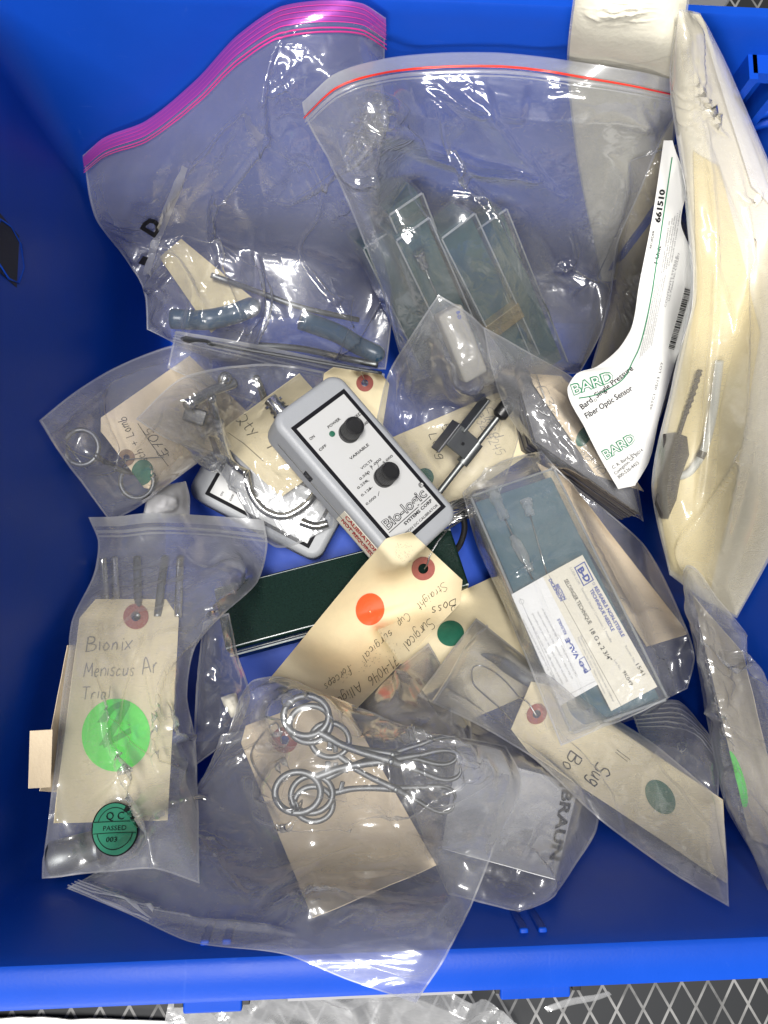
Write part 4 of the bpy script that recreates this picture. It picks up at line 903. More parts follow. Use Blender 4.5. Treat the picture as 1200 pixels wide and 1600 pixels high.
def needle(label, P0, P1, hub=.0026, mat=CHROME, n=.00055, group=None, hl=.012, hubmat=None):
    P0 = np.array(P0); P1 = np.array(P1); d = P1 - P0; Ln = np.linalg.norm(d); d /= Ln
    t = thing('needle', label, 'needle', group)
    st = [(0, 1.15), (.10, 1.15), (.101, .75), (.22, .75), (.221, 1.0), (.42, 1.0), (.43, .8), (.75, .72), (.76, .9), (.98, .85), (1, .35)]
    V, F = tube([P0 + d * hl * a for a, _ in st], [hub * r for _, r in st], 16); me = mesh_py('hub', V, F, hubmat or mat, True); me.set_sharp_from_angle(angle=math.radians(40)); put('hub', me, t)
    V, F = tube([P0 + d * hl * .9, P1], n, 8); put('cannula', mesh_py('cannula', V, F, mat, True), t)
    return t
NB = [('slim clear box at the left end of the row in the red-zip bag', (592, 372), (682, 566), 60, .150, .045, 0), ('slim clear box whose lid rises highest behind the needle', (634, 318), (716, 520), 60, .178, .060, 0),
      ('slim clear box with a small needle on its teal pad', (645, 357), (738, 560), 62, .172, .062, 1), ('slim clear box patched with old yellow tape', (716, 352), (822, 572), 64, .168, .058, 2), ('slim clear box at the right end of the row in the red-zip bag', (768, 342), (868, 582), 60, .155, .045, 0)]
for lab, p0, p1, wpx, z0, z1, kind in NB:
    z0, z1 = z0 + .025, z1 + .055
    def mk(z, p0=p0, p1=p1, z0=z0, z1=z1):
        a = at(*p0, z0 + z); b_ = at(*p1, z1 + z); x = b_ - a; yv = at(p0[0] + 40, p0[1] - 18, z0 + z) - a; M_ = frame(a, x, yv)
        if M_[2, 2] < 0: M_[:3, 1:3] *= -1
        return M_
    M = mk(0); Lb = np.linalg.norm(at(*p1, z1) - at(*p0, z0)); wd = wpx * .46 / 1200
    t = thing('needle_box', lab, 'box', 'needle boxes in the red-zip bag')
    V, F = rbox(0, Lb, -wd / 2, wd / 2, -.030, 0, .0014, 2); solid('lid', t, M, V, F, CLEARBOX)
    V2, F2 = rbox(.0015, Lb - .0015, -wd / 2 + .0015, wd / 2 - .0015, -.0285, -.006, .0005, 1); solid('foam_pad', t, M, V2, F2, TEALG, h=False)
    for sy in (-1, 1):
        v, f = tube([(.001, sy * (wd / 2 - .0006), -.0004), (Lb - .001, sy * (wd / 2 - .0006), -.0004)], .0005, 6); solid('lid_edge', t, M, v, f, GLASSY, h=False)
    v, f = tube([(.0006, -wd / 2 + .001, -.0004), (.0006, wd / 2 - .001, -.0004)], .0007, 6); solid('lid_edge', t, M, v, f, GLASSY, h=False)
    if kind == 1:
        q = xf(M, [(.016, -.002, -.0035), (.058, -.003, -.0045)]); needle('short needle with a silver hub on teal foam in the red-zip bag', q[0], q[1], .0032)
    if kind == 2:
        v, f = rbox(Lb * .60, Lb * .70, -wd / 2 - .0004, wd / 2 + .0004, -.010, .0005, .0002, 1); solid('tape', t, M, v, f, TAPE, h=False)
bT.front(puff=.020)
bT.band('zip_flap', 't', .0003, .0088, ZIPW, off=.0007); bT.band('zip_line', 't', .0093, .0107, ZIP_RED, off=.0012, ridge=.0005); bT.band('zip_line', 't', .0118, .0140, ZIPW, off=.0010, ridge=.0005); bT.band('zip_line', 't', .0150, .0162, ZIPW, off=.0010, ridge=.0004)
bT.seam([(690, 165), (700, 230), (735, 285), (770, 340), (800, 400), (840, 470), (880, 560)], 2.6, ridge=.0016); bT.seam([(893, 360), (900, 400), (870, 425), (890, 410), (955, 455)], 2.0, ridge=.0014); bT.seam([(600, 200), (585, 260), (590, 330)], 2.2)

# ================================================================== centre: bag with a white vial box, tag and clamp
bG = Bag('clear_bag', 'clear bag with a white printed carton, peaked between zip bag and grey instrument', 'plastic bag', ([(685, 460), (735, 492), (790, 560), (822, 640)], [(800, 720)], [(588, 655), (640, 715), (700, 790), (770, 800)], [(645, 520), (606, 585)]), 81, puff=.004, cr=(.03, .0034))
V, F = rbox(0, .043, -.0078, .0078, -.010, 0, .002, 3)
M, z = rest(lambda z: frame2((704, 484), z + .020, (745, 588), z)[0], V, press=.004)
t = thing('carton', 'slim white printed carton in the peaked clear bag', 'carton'); solid('box', t, M, V, F, principled('carton_board', (.27, .26, .23), .75, var=.08))
D = Decal(Plane(xf(M, [(0, 0, 0)])[0], M[:3, 2]), .0003); D.text('B-D', (713, 487), (716, 499), INKB, bold=.03)
for k, s in enumerate(('REUSABLE NEEDLE', 'STERILE TECHNIQUE', 'for single use only')): D.text(s, (722 - 8 * k, 502 + 2 * k), (742 - 8 * k, 548 + 2 * k), PALEINK, h=4)
D.build('printed_text', t)
tg, S = tagcard('manila_tag', 'long handwritten manila tag lying under the steel clamp, green dot at its corner', 'tag', [(781, 612), (842, 700), (694, 796), (612, 684)], cut=0, lift=.004)
dot_on(S, tg, (664, 746), 14, 15, 0, GREEN)
Decal(S).hand('Elmed', (752, 640), (772, 684), PENCIL, h=15, seed=11, pen=.42).hand('#32-4245', (738, 648), (776, 712), PENCIL, h=14, seed=12, pen=.42).hand('Longuet', (712, 664), (734, 712), PENCIL, h=13, seed=13, pen=.42).hand('Elmed', (690, 666), (708, 700), INK, h=14, seed=14).hand('Long', (670, 678), (686, 716), INK, h=13, seed=15).build('handwriting', tg)
bG.front()
bG.seam([(683, 470), (660, 520), (640, 560), (626, 600), (616, 660)], 1.8)
t = thing('steel_clamp', 'grey steel clamp on a rod with a black knob, lying on the handwritten tag', 'clamp')
V, F = tube([(0, 0, 0), (1, 0, 0)], 1, 4)
zc = max(zat(700, 760), zat(730, 710), zat(760, 680)) + .007
M, Lr = frame2((684, 772), zc - .003, (789, 638), zc + .012, .55)
V, F = tube([(0, 0, 0), (.4 * Lr, 0, 0), (Lr, 0, 0)], .0022, 16); solid('rod', t, M, V, F, DULL)
V, F = tube([(Lr - .008, 0, 0), (Lr - .006, 0, 0), (Lr + .002, 0, 0), (Lr + .004, 0, 0)], [.003, .0052, .0052, .004], 18); solid('knob', t, M, V, F, BLACKP, sharp=30)
V, F = tube([(.36 * Lr, 0, 0), (.60 * Lr, 0, 0)], .0042, 20); solid('sleeve', t, M, V, F, DULL, sharp=30)
V, F = rbox(.40 * Lr, .62 * Lr, .003, .0215, -.0045, .0045, .0006, 2); solid('block', t, M, V, F, DULL)
V, F = rbox(.30 * Lr, .62 * Lr, .0218, .0236, -.006, .005, .0004, 1); solid('jaw', t, M, V, F, STEEL)
V, F = rbox(.58 * Lr, .95 * Lr, .0165, .0185, -.003, .007, .0004, 1); solid('jaw', t, M, V, F, DULL)
V, F = tube([(.5 * Lr, .012, .004), (.5 * Lr, .012, .0052)], .0012, 12); solid('screw', t, M, V, F, BLACKP)

# ================================================================== right: bag with a stack of dark plates and a tag
bH = Bag('clear_bag', 'clear bag holding a stack of dark plates beside the white curled label', 'plastic bag', ([(754, 511), (804, 538), (896, 592), (940, 640)], [(992, 740)], [(833, 702), (908, 756), (1006, 815)], [(764, 565), (795, 650)]), 91, puff=.003, cr=(.028, .0026))
t = thing('plate_stack', 'stack of thin dark plates with their edges showing inside a clear bag', 'plate stack')
A_ = [(800, 560), (836, 688), (1000, 803), (966, 676)]; zt = .105
for k in range(9):
    z = zt - k * .0044; j = [(random.uniform(-1.5, 1.5), random.uniform(-1.5, 1.5)) for _ in range(4)]
    P = [at(*A_[i], zt) + np.array([j[i][0] * .0004, j[i][1] * .0004, -k * .0044]) for i in range(4)]; Q = [p - np.array([0, 0, .0036 if k % 3 else .0026]) for p in P]
    put('plate', mesh_py('plate', P + Q, [(0, 1, 2, 3), (7, 6, 5, 4), (0, 4, 5, 1), (1, 5, 6, 2), (2, 6, 7, 3), (3, 7, 4, 0)], DKCARD if k % 3 else PALEBLK), t)
    if k == 0: hadd_faces(np.array(P), [(0, 1, 2, 3)])
tg, S = tagcard('manila_tag', 'worn manila tag with a green dot, on top of the stack of dark plates', 'tag', [(822, 584), (884, 588), (1006, 768), (930, 742)], lift=.002, mat=BUFF, cut=.1)
dot_on(S, tg, (912, 682), 10, 17, .5, GREEN)
Decal(S).hand('E32', (838, 606), (862, 650), PENCIL, h=12, seed=21).hand('Rod 10', (905, 706), (936, 742), PENCIL, h=12, seed=22).build('handwriting', tg)
wire_px('tie_wire', [(838, 584), (846, 608), (852, 626), (842, 640), (858, 650)], .003, .0003, WIRE, 'fine tie wire curling over the tag on the dark plates', 'wire')
bH.front()

# ================================================================== right: paper pouches leaning on the right wall
FILM_WINDOW = film('milky_window_film', haze=.24, tint=(.99, .975, .93), hazecol=(.93, .90, .80), bscale=60, bump=.25)
bV = Bag('paper_pouch', 'big cream pouch with clear window, yellowed inside, along the right wall', 'pouch', ([(1060, 14, .325), (1094, 20, .325)], [(1130, 90, .305), (1165, 170, .275), (1215, 290, .24), (1240, 600, .205), (1222, 830, .19)], [(1046, 898, .14), (1098, 936, .155), (1152, 966, .18)], [(1048, 110, .30), (1070, 300, .25), (1080, 450, .215), (1050, 600, .165), (1018, 760, .15)]), 103, mat=FILM_WINDOW, backmat=principled('cream_backing', (.78, .75, .65), .8, bump=.2, bscale=300), puff=.012, taut=10, cr=(.05, .0024), angle=1.25, lift=.004)
SB = Sheet(bV.backP)
D = Decal(SB, .0008); D.quad([(1082, 235), (1122, 260), (1190, 520), (1088, 470)], POUCHY, k=30); D.quad([(1088, 470), (1190, 520), (1150, 760), (1024, 760)], POUCHY, k=30); D.quad([(1024, 760), (1150, 760), (1110, 925), (1050, 890)], POUCHY, k=30); D.build('yellowed_panel', bV.t)
D = Decal(SB, .0012); D.quad([(1094, 34), (1126, 96), (1212, 330), (1172, 290)], WHITECLOTH, k=20); D.build('paper_margin', bV.t)
cn = [(1037, 680), (1056, 677), (1075, 684), (1078, 712), (1064, 747), (1058, 780), (1046, 809), (1035, 808), (1030, 798), (1024, 785), (1030, 760), (1036, 720)]
q = np.array(cn, float); P = SB.hit(q, .0025); nn = np.cross(P[4] - P[0], P[8] - P[0]); nn /= np.linalg.norm(nn); nn = nn if nn[2] > 0 else -nn; c0 = P.mean(0); P = P - ((P - c0) @ nn)[:, None] * nn; P += nn * max(0, float(np.max(((SB.hit(q, .002) - P) @ nn))))
k = len(P); nn = (CAM - P.mean(0)) / np.linalg.norm(CAM - P.mean(0)); P2 = P.mean(0) + (P - P.mean(0)) * .86 + nn * .009; V = np.concatenate([P, P + nn * .007, P2])
F = [tuple(range(k))[::-1]] + [(a * k + i, a * k + (i + 1) % k, (a + 1) * k + (i + 1) % k, (a + 1) * k + i) for a in range(2) for i in range(k)] + [tuple(2 * k + i for i in range(k))]
t = thing('cable_connector', 'dark brown moulded connector with its strain relief, inside the big cream pouch', 'connector'); me = mesh_py('body', V, F, DKBROWN, False); put('body', me, t); hadd(V)
for i in range(5):
    s_ = .25 + i * .11; a = P2[10] * (1 - s_) + P2[3] * s_; 
pp = smooth2([(1062, 680), (1072, 650), (1081, 625), (1090, 598), (1096, 575)], 10); base = SB.hit(pp, .004); rr = .0011 + .0006 * (np.sin(np.arange(len(pp)) * 1.6) > 0) ; rr[:12] = .0012; V, F = tube(base, rr, 10); put('strain_relief', mesh_py('strain_relief', V, F, DKBROWN, True), t); hadd(V)
pp = smooth2([(1062, 745), (1078, 738), (1096, 715), (1112, 680), (1122, 645), (1126, 610), (1126, 560)], 8); V, F = tube(SB.hit(pp, .004), .0023, 12); tag(put('grey_cable', mesh_py('grey_cable', V, F, CABLE, True)), 'pale grey cable curving beside the dark brown connector', 'cable'); hadd(V)
t2 = put('cable_band', mesh_py('cable_band', *tube(SB.hit(smooth2([(1095, 716), (1098, 711), (1101, 706)], 3), .004), .0026, 12), BLACKP, True), bpy.data.objects['grey_cable'])
bV.front(puff=.010)
bV.seam([(1100, 180), (1115, 330), (1118, 470), (1104, 640), (1088, 800)], 3.0); bV.seam([(1150, 250), (1175, 400), (1180, 560), (1165, 720), (1130, 860)], 3.4); bV.seam([(1078, 100), (1090, 135), (1085, 150), (1105, 180), (1120, 200), (1140, 215)], 1.6); bV.seam([(1082, 110), (1098, 150), (1112, 170), (1125, 205)], 1.4); bV.seam([(1190, 640), (1150, 730), (1100, 800), (1062, 850), (1070, 900)], 2.2); bV.seam([(1150, 295), (1175, 320), (1190, 300)], 2.0)

# --- curled white label
Ll = [(1020, 335), (999, 444), (985, 517), (967, 545), (929, 575), (901, 584), (887, 605), (915, 671), (940, 720)]; Lr_ = [(1071, 297), (1064, 350), (1080, 395), (1083, 440), (1081, 482), (1055, 566), (1030, 654), (1013, 724)]
G = coons([(1037, 220, .27), (1051, 220, .27)], [(x, y, float(np.interp(y, [220, 500, 760], [.27, .165, .125]))) for x, y in Lr_], [(966, 764, .120), (992, 759, .122)], [(x, y, float(np.interp(y, [220, 500, 600, 760], [.262, .175, .150, .120]))) for x, y in Ll], 150, 60)
z = raymarch(smooth_h(5), G[::3, ::3, 0], G[::3, ::3, 1], .002); z = gblur(np.maximum(gblur(upsample(z, 150, 60), 60), G[..., 2]), 30); raw_ = zget(Z, G[..., 0], G[..., 1]) + .0006; z = gblur(np.maximum(z, raw_), 12); z = np.maximum(z, raw_ - .002); P = at(G[..., 0], G[..., 1], z); hadd(P); S = Sheet(P)
nv = 150 * 60; b = np.r_[np.arange(60), np.arange(1, 150) * 60 + 59, 149 * 60 + np.arange(58, -1, -1), np.arange(148, 0, -1) * 60]; F = grid_faces(150, 60)
me = mesh_np('sheet', np.concatenate([P.reshape(-1, 3), (P - S.n * .0003).reshape(-1, 3)]), np.concatenate([F, F[:, ::-1] + nv, np.stack([b, np.roll(b, -1), np.roll(b, -1) + nv, b + nv], -1)]), WHITEP); me.set_sharp_from_angle(angle=math.radians(40))
t = thing('paper_label', 'curled white label with green and black print, drooping over the pouches', 'label'); put('sheet', me, t)
D = Decal(S, .0003)
def outl(s, a, b_, h, bold=.06):
    D.text(s, a, b_, INKG, h=h, bold=bold); a_ = np.array(a, float); c_ = np.array(b_, float); d_ = (c_ - a_) / np.linalg.norm(c_ - a_); D.text(s, a_ + d_ * 1.0, c_ - d_ * 1.0, WHITEP, h=h * .98, bold=bold - .062, off=.0005)
outl('BARD', (896, 617), (960, 594), 17); outl('BARD', (947, 718), (994, 688), 15)
D.path([(904, 622), (930, 617), (955, 605), (975, 590), (988, 565), (1001, 535), (1016, 470), (1030, 380), (1050, 245)], 1.8, INKG, smooth=True)
D.text('Bard  Single Pressure', (910, 640), (990, 577), INK, h=9.5, bold=.015); D.disc((930, 625), 2.2, 2.2, 0, INK, rin=.7); D.text('Fiber Optic Sensor', (917, 654), (989, 609), INK, h=9.5, bold=.015)
for s, a, b_ in (('C. R. Bard, Inc.', (958, 733), (994, 709)), ('Covingston, GA 30014', (962, 742), (1005, 704)), ('800-526-4455', (967, 748), (999, 724))): D.text(s, a, b_, INK, h=5.5)
D.text('661510', (1031, 348), (1039, 296), INK, h=8.5, bold=.04); D.text('REORDER', (1018, 388), (1023, 360), INK, h=4); D.text('1 Unit', (1027, 412), (1033, 384), INK, h=6, bold=.02)
rng = random.Random(4)
for k in range(6):
    x0 = 1000 + k * 3.6; D.text(''.join(rng.choice('aeinorstlcdm ') for _ in range(46)), (x0, 560 - k * 4), (x0 + 22, 445 - k * 3), PALEINK, h=2.4)
for k in range(5):
    x0 = 1033 + k * 4.2; D.text(''.join(rng.choice('aeinorstlcdm ') for _ in range(30)), (x0, 430 - k * 5), (x0 + 14, 345 - k * 4), PALEINK, h=2.6)
D.text('CONTENTS STERILE', (1040, 480), (1058, 400), PALEINK, h=3); D.text('U.S. Patent No. 4,924,877', (1046, 470), (1062, 395), PALEINK, h=3); D.text('05TC1  05/13  LOT', (1018, 640), (1036, 566), INK, h=3.5)
a0, a1 = np.array((1049, 545.0)), np.array((1076, 450.0)); d_ = (a1 - a0) / np.linalg.norm(a1 - a0); up = np.array([d_[1], -d_[0]]); x_ = 0; L_ = np.linalg.norm(a1 - a0)
while x_ < L_:
    w_ = rng.choice([.9, .9, 1.6, 2.4]); D.quad([a0 + d_ * x_ - up * 5, a0 + d_ * x_ + up * 5, a0 + d_ * (x_ + w_) + up * 5, a0 + d_ * (x_ + w_) - up * 5], INK, k=2); x_ += w_ + rng.choice([.8, 1.2, 2.0])
D.build('printed_text', t)

# ================================================================== centre: the grey instrument on top
cal, CM, CPL = calibrator('pale grey box instrument with two black knobs, lying on top of the pile', (454, 669), (531, 612), (603, 846), (-.014, -.004), press=.004)

# --- big manila tag under the needle box
tg, S = tagcard('manila_tag', 'wide manila tag with a dark green dot, under the orange-dot tag and needle box', 'tag', [(772, 900), (870, 1065), (700, 1140), (590, 985)], cut=0, lift=.004)
dot_on(S, tg, (704, 990), 21, 20, 0, GREEN)
bx = Bag('clear_bag', 'small crinkled clear bag with white foam bits between case and hanging tag', 'plastic bag', ([(318, 972), (357, 958)], [(371, 1025), (390, 1085)], [(300, 1200), (372, 1145)], [(308, 1070)]), 115, mat=FILM_CRISP, puff=.006, cr=(.012, .0022))
wf = Bag('foam_strip', 'pale ribbed foam strip in the small crinkled bag beside the case', 'foam', ([(345, 1090), (368, 1083)], [], [(362, 1122), (376, 1112)], []), 116, mat=CREAMP, puff=.004, r=3, cr=(.006, .0008), film_name='sheet'); wf.front(); bx.front()
bb = Bag('clear_bag', 'crumpled brownish clear bag sticking out below the orange-dot tag', 'plastic bag', ([(560, 1080), (640, 1030), (670, 1005)], [(700, 1060), (730, 1110)], [(590, 1150), (740, 1180)], [(565, 1120)]), 117, mat=FILM, backmat=principled('brown_paper', (.33, .30, .26), .75, var=.2, vscale=50), puff=.008, cr=(.02, .0024)); bb.front()
bb.seam([(613, 1100), (622, 1080), (620, 1060), (640, 1065), (655, 1090), (690, 1130)], 2.2, ridge=.0016)

# --- orange-dot tag
tJ, SJ = tagcard('manila_tag', 'big manila tag with a bright orange dot, handwritten, across the dark green case', 'tag', [(625, 815), (739, 922), (557, 1107), (420, 1062)], cut=.149, cutd=.11, lift=.003, curl=.004, hole=((661, 888), 8))
ring_on(SJ, tJ, (661, 888), 18.5, 8, RING); dot_on(SJ, tJ, (578, 952), 22.5, 25.5, .1, ORANGE)
D = Decal(SJ).hand('Boss', (713, 936), (674, 949), seed=31, h=17, pen=.36).hand('Surgical', (671, 965), (630, 1006), seed=32, h=17, pen=.36).hand('71-4046', (617, 1024), (574, 1060), seed=33, h=15, pen=.36).hand('Alliga', (561, 1065), (524, 1093), seed=34, h=16, pen=.36)
D.hand('Straight', (694, 909), (651, 944), seed=35, h=13, pen=.36).hand('Cup', (636, 957), (620, 972), seed=36, h=13, pen=.36).hand('surgical', (609, 984), (566, 1024), seed=37, h=13, pen=.36).hand('forceps', (545, 1040), (506, 1070), seed=38, h=13, pen=.36).build('handwriting', tJ)
D = Decal(SJ, .0002); rng = np.random.default_rng(8)
SMUDGE = principled('grey_smudge', (.46, .40, .28), .85)
for _ in range(70):
    c = (595 + rng.normal(0, 14) - 0, 0); x = rng.normal(0, 26); D.disc((580 + x + rng.normal(0, 4), 1035 - x * .55 + rng.normal(0, 6)), rng.uniform(.4, 1.1), rng.uniform(.4, 1.1), 0, SMUDGE, k=6)
for _ in range(60):
    a = rng.uniform(0, 6.3); r = 15 * math.sqrt(rng.uniform(0, 1)); D.disc((630 + r * math.cos(a), 862 + r * 1.1 * math.sin(a)), rng.uniform(.4, 1.2), .5, rng.uniform(0, 3), SMUDGE, k=6)
D.build('smudge', tJ)
zc = zat(668, 880); wp = [(663, 889, zc + .001), (668, 880, zc + .004), (671, 868, zc + .006), (678, 855, zc + .005), (684, 845, zc + .003), (690, 838, zc), (700, 826, zc - .006), (712, 818, zc - .012), (722, 812, zc - .018)]
t = thing('tie_wire', 'twisted white tie wire leading from the orange-dot tag to the leads', 'wire')
for ph in (0, math.pi):
    p = smooth2([q[:2] for q in wp], 14); zz = smooth2([(q[2], 0) for q in wp], 14)[:, 0]; P = at(p[:, 0], p[:, 1], zz); a = np.arange(len(P)) * .75 + ph; tw = np.clip(np.arange(len(P)) / 30, 0.1, 1) * .0006
    P = P + np.stack([np.cos(a) * tw, np.sin(a) * tw, np.sin(a + 1) * tw * .5], 1); V, F = tube(P, .00032, 6); put('strand', mesh_py('strand', V, F, WIRE, True), t)

# ================================================================== near centre: big bag of towel clamps
bN = Bag('zip_bag', 'large clear bag of ring-handled clamps draped over the near rim', 'plastic bag',
         ([(372, 1092), (395, 1064), (432, 1058), (500, 1082), (562, 1106), (640, 1138), (700, 1150), (790, 1166)], [(815, 1215), (770, 1330, .10), (735, 1420, .17), (692, 1502, .29)], [(104, 1388), (200, 1428), (290, 1470, .19), (450, 1493, .25), (540, 1530, .30), (650, 1567, .325)], [(345, 1180), (255, 1290), (160, 1358)]), 121, puff=.006, cr=(.036, .0052), mat=FILM, res=.0011, rise=.45, taut=14, zip='b')
tN, SN = tagcard('manila_tag', 'large blank manila tag with a red ring, under the ring-handled clamps', 'tag', [(368, 1140), (528, 1080), (682, 1352), (489, 1434)], lift=.005, cut=.1, cutd=.07, hole=((445, 1157), 6), mat=BUFF)
ring_on(SN, tN, (445, 1157), 20.5, 7, RING)
def clamp_mesh():
    """towel clamp in millimetres along x; returns arms"""
    arms = []
    for s in (1, -1):
        a = np.linspace(0, 2 * math.pi, 36, endpoint=False); ringp = np.stack([14.5 * np.cos(a), s * 24 + 12.6 * np.sin(a), s * .5 + 0 * a], 1)
        ring = tube(ringp, 2.25, 12, True, .8)
        sh = smooth2([(9, s * 14.5), (16, s * 11.5), (25, s * 7.5), (38, s * 4.0), (52, s * 1.2), (58, 0), (66, -s * 2.4), (78, -s * 5.2)], 8); sh = np.c_[sh, np.full(len(sh), s * .8)]
        x = sh[:, 0]; rad = np.interp(x, [9, 18, 30, 50, 58, 66, 78], [2.4, 2.6, 2.2, 2.6, 3.0, 2.2, 1.5]); shank = tube(sh, rad, 12, flat=.75)
        jw = smooth2([(77, -s * 5.0), (88, -s * 8.4), (96, -s * 9.2), (102, -s * 7.2), (104.5, -s * 3.4), (103.5, -s * .3)], 7); jw = np.c_[jw, np.full(len(jw), s * .6)]
        jaw = tube(jw, np.interp(np.arange(len(jw)), [0, len(jw) * .6, len(jw) - 1], [2.0, 1.5, .5]), 10)
        rat = rbox(15.5, 19, -12 if s < 0 else 3.5, -3.5 if s < 0 else 12, -1.2 + s * .5, 1.2 + s * .5, .4, 1)
        arms.append(join(ring, shank, jaw, rat))
    scr = tube([(57.5, 0, 2.6), (57.5, 0, 3.6), (57.5, 0, 3.9)], [1.7, 1.7, 1.1], 14)
    return arms, scr
arms, scr = clamp_mesh(); AM = [mesh_py('arm', v * .001, f, STEEL, True) for v, f in arms]; [m_.set_sharp_from_angle(angle=math.radians(45)) for m_ in AM]; SM = mesh_py('joint_screw', scr[0] * .001, scr[1], DULL, True)
CL = [('lowest steel towel clamp, its closed tip nearest the bag printed in black', (503, 1206), (708, 1253), .000, .052), ('middle steel towel clamp, its upper ring showing beside the topmost clamp', (486, 1186), (712, 1172), .004, .05), ('topmost steel towel clamp with both finger rings in full view', (472, 1178), (718, 1197), .0085, .05)]
allV = np.concatenate([v for v, f in arms])
first = None
for i, (lab, p0, p1, up_, _) in enumerate(CL):
    def mk(z, p0=p0, p1=p1):
        M_, L_ = frame2(p0, z, p1, z - .004); sc = L_ / .1035; return M_ @ np.diag([sc, sc, sc, 1.0])
    M, z = rest(mk, allV * .001, q=4)
    V = xf(M, allV * .001); hadd(V)
    if first is None:
        t = thing('towel_clamp', lab, 'surgical clamp', 'towel clamps'); first = t
        for m_ in AM: put('arm', m_, t)
        put('joint_screw', SM, t)
    else:
        t = first.copy(); COL.objects.link(t); t['label'] = lab
        for c_ in kids(first): d_ = c_.copy(); COL.objects.link(d_); d_.parent = t
    t.matrix_world = Matrix(M.tolist()); LOCAL.add(t)
wire_px('tie_wire', [(440, 1160), (432, 1130), (408, 1150), (392, 1180), (404, 1210), (420, 1228), (440, 1262), (458, 1264), (470, 1258)], .002, .00045, WIRE, 'dark tie wire looping from the red ring tag to the clamp rings', 'wire')
wire_px('wire_twist', [(452, 1252), (458, 1268), (462, 1252), (468, 1266), (472, 1250), (462, 1262), (455, 1272)], .003, .0004, DULL, 'small knot of wire tied round the lower clamp rings', 'wire')
bN.front(puff=.003)
bN.seam([(430, 1300), (445, 1288), (470, 1292), (520, 1290), (560, 1297)], 3.0); bN.seam([(500, 1165), (540, 1175), (560, 1195), (580, 1215)], 2.4); bN.seam([(150, 1400), (220, 1425), (300, 1440), (380, 1448), (470, 1460)], 3.0)
for d0, d1, rg in ((.0008, .0024, .0005), (.0042, .0052, .0004), (.0070, .0084, .0005), (.0100, .0112, .0004)): bN.band('zip_line', 'b', d0, d1, ZIPW, off=.0008, t0=.0, t1=.24, ridge=rg)

# ================================================================== lower right: long bag with tag, small zip bag, needle box bag
bR = Bag('zip_bag', 'small ribbed zip bag with a recycling mark, behind the needle box bag', 'plastic bag', ([(985, 1105), (1060, 1095), (1108, 1150)], [(1122, 1200)], [(1010, 1180), (1060, 1215), (1122, 1250)], []), 131, puff=.006, cr=(.02, .0012)); bR.front()
D = Decal(bR.sheet, .0005)
for k in range(3):
    a = k * 2.094 + .4; c = np.array((1066, 1168.0)); f_ = lambda r, th: c + r * np.array((math.cos(th), math.sin(th))); D.path([f_(7, a), f_(7.5, a + .8), f_(7, a + 1.5)], 1.6, ZIPW); D.path([f_(4.5, a + 1.2), f_(7.3, a + 1.6), f_(9.5, a + 1.1)], 1.4, ZIPW)
D.build('recycling_mark', bR.t)
for k in range(6): bR.band('zip_line', 't', .002 + k * .003, .0030 + k * .003, ZIPW, off=.0006, ridge=.0003)
bP = Bag('clear_bag', 'long clear bag with a green-dot tag, stretched towards the near right corner', 'plastic bag', ([(744, 967), (830, 1035), (930, 1105), (1014, 1157), (1128, 1252)], [(1135, 1335)], [(652, 1088), (740, 1130), (827, 1181), (931, 1276), (1061, 1371), (1139, 1417)], [(700, 1024)]), 133, puff=.005, lift=.004, cr=(.032, .0034), mat=FILM_HAZY)
t = thing('pointed_instrument', 'dark pointed steel instrument end in the long bag, beside its tag', 'instrument'); 
p = np.array([(752, 1022), (775, 1030), (800, 1046), (822, 1060), (850, 1072)], float); p = smooth2(p, 5); z = raymarch(smooth_h(3), p[:, 0], p[:, 1], .004); V, F = tube(at(p[:, 0], p[:, 1], z), np.interp(np.arange(len(p)), [0, 3, 8, 14, len(p) - 1], [.0005, .0022, .0042, .0040, .0046]), 12, flat=.45); put('blade', mesh_py('blade', V, F, DULL, True), t); hadd(V)
tP, SP_ = tagcard('manila_tag', 'long manila tag with red ring and tilted dark green dot, in the long bag', 'tag', [(793, 1152), (836, 1052), (1130, 1250), (1136, 1380)], lift=.004, cut=.13, cutd=.10, hole=((838, 1116), 6), curl=.003)
ring_on(SP_, tP, (838, 1116), 15, 6, RING, rot=.7, asp=1.15); dot_on(SP_, tP, (1032, 1246), 20, 30, -.62, GREEN)
Decal(SP_).hand('Sug', (934, 1190), (918, 1222), seed=41, h=26, pen=.5).hand('Bo', (892, 1172), (878, 1196), seed=42, h=24, pen=.5).path([(964, 1172), (984, 1187)], 1.0, INK).path([(962, 1176), (980, 1190)], .8, INK).build('handwriting', tP)
wire_px('tie_wire', [(838, 1118), (825, 1098), (812, 1090), (795, 1070), (775, 1052), (752, 1040), (738, 1045), (740, 1068), (756, 1085), (785, 1110), (800, 1128)], .003, .0004, WIRE, 'long looping tie wire between blade and red ring in the long bag', 'wire')
bP.front(); bP.band('zip_line', 'l', .0085, .0105, FILM_EDGE, off=.0008, ridge=.0005)
bP.seam([(690, 1075), (740, 1108), (800, 1150), (880, 1215), (960, 1285)], 2.0)

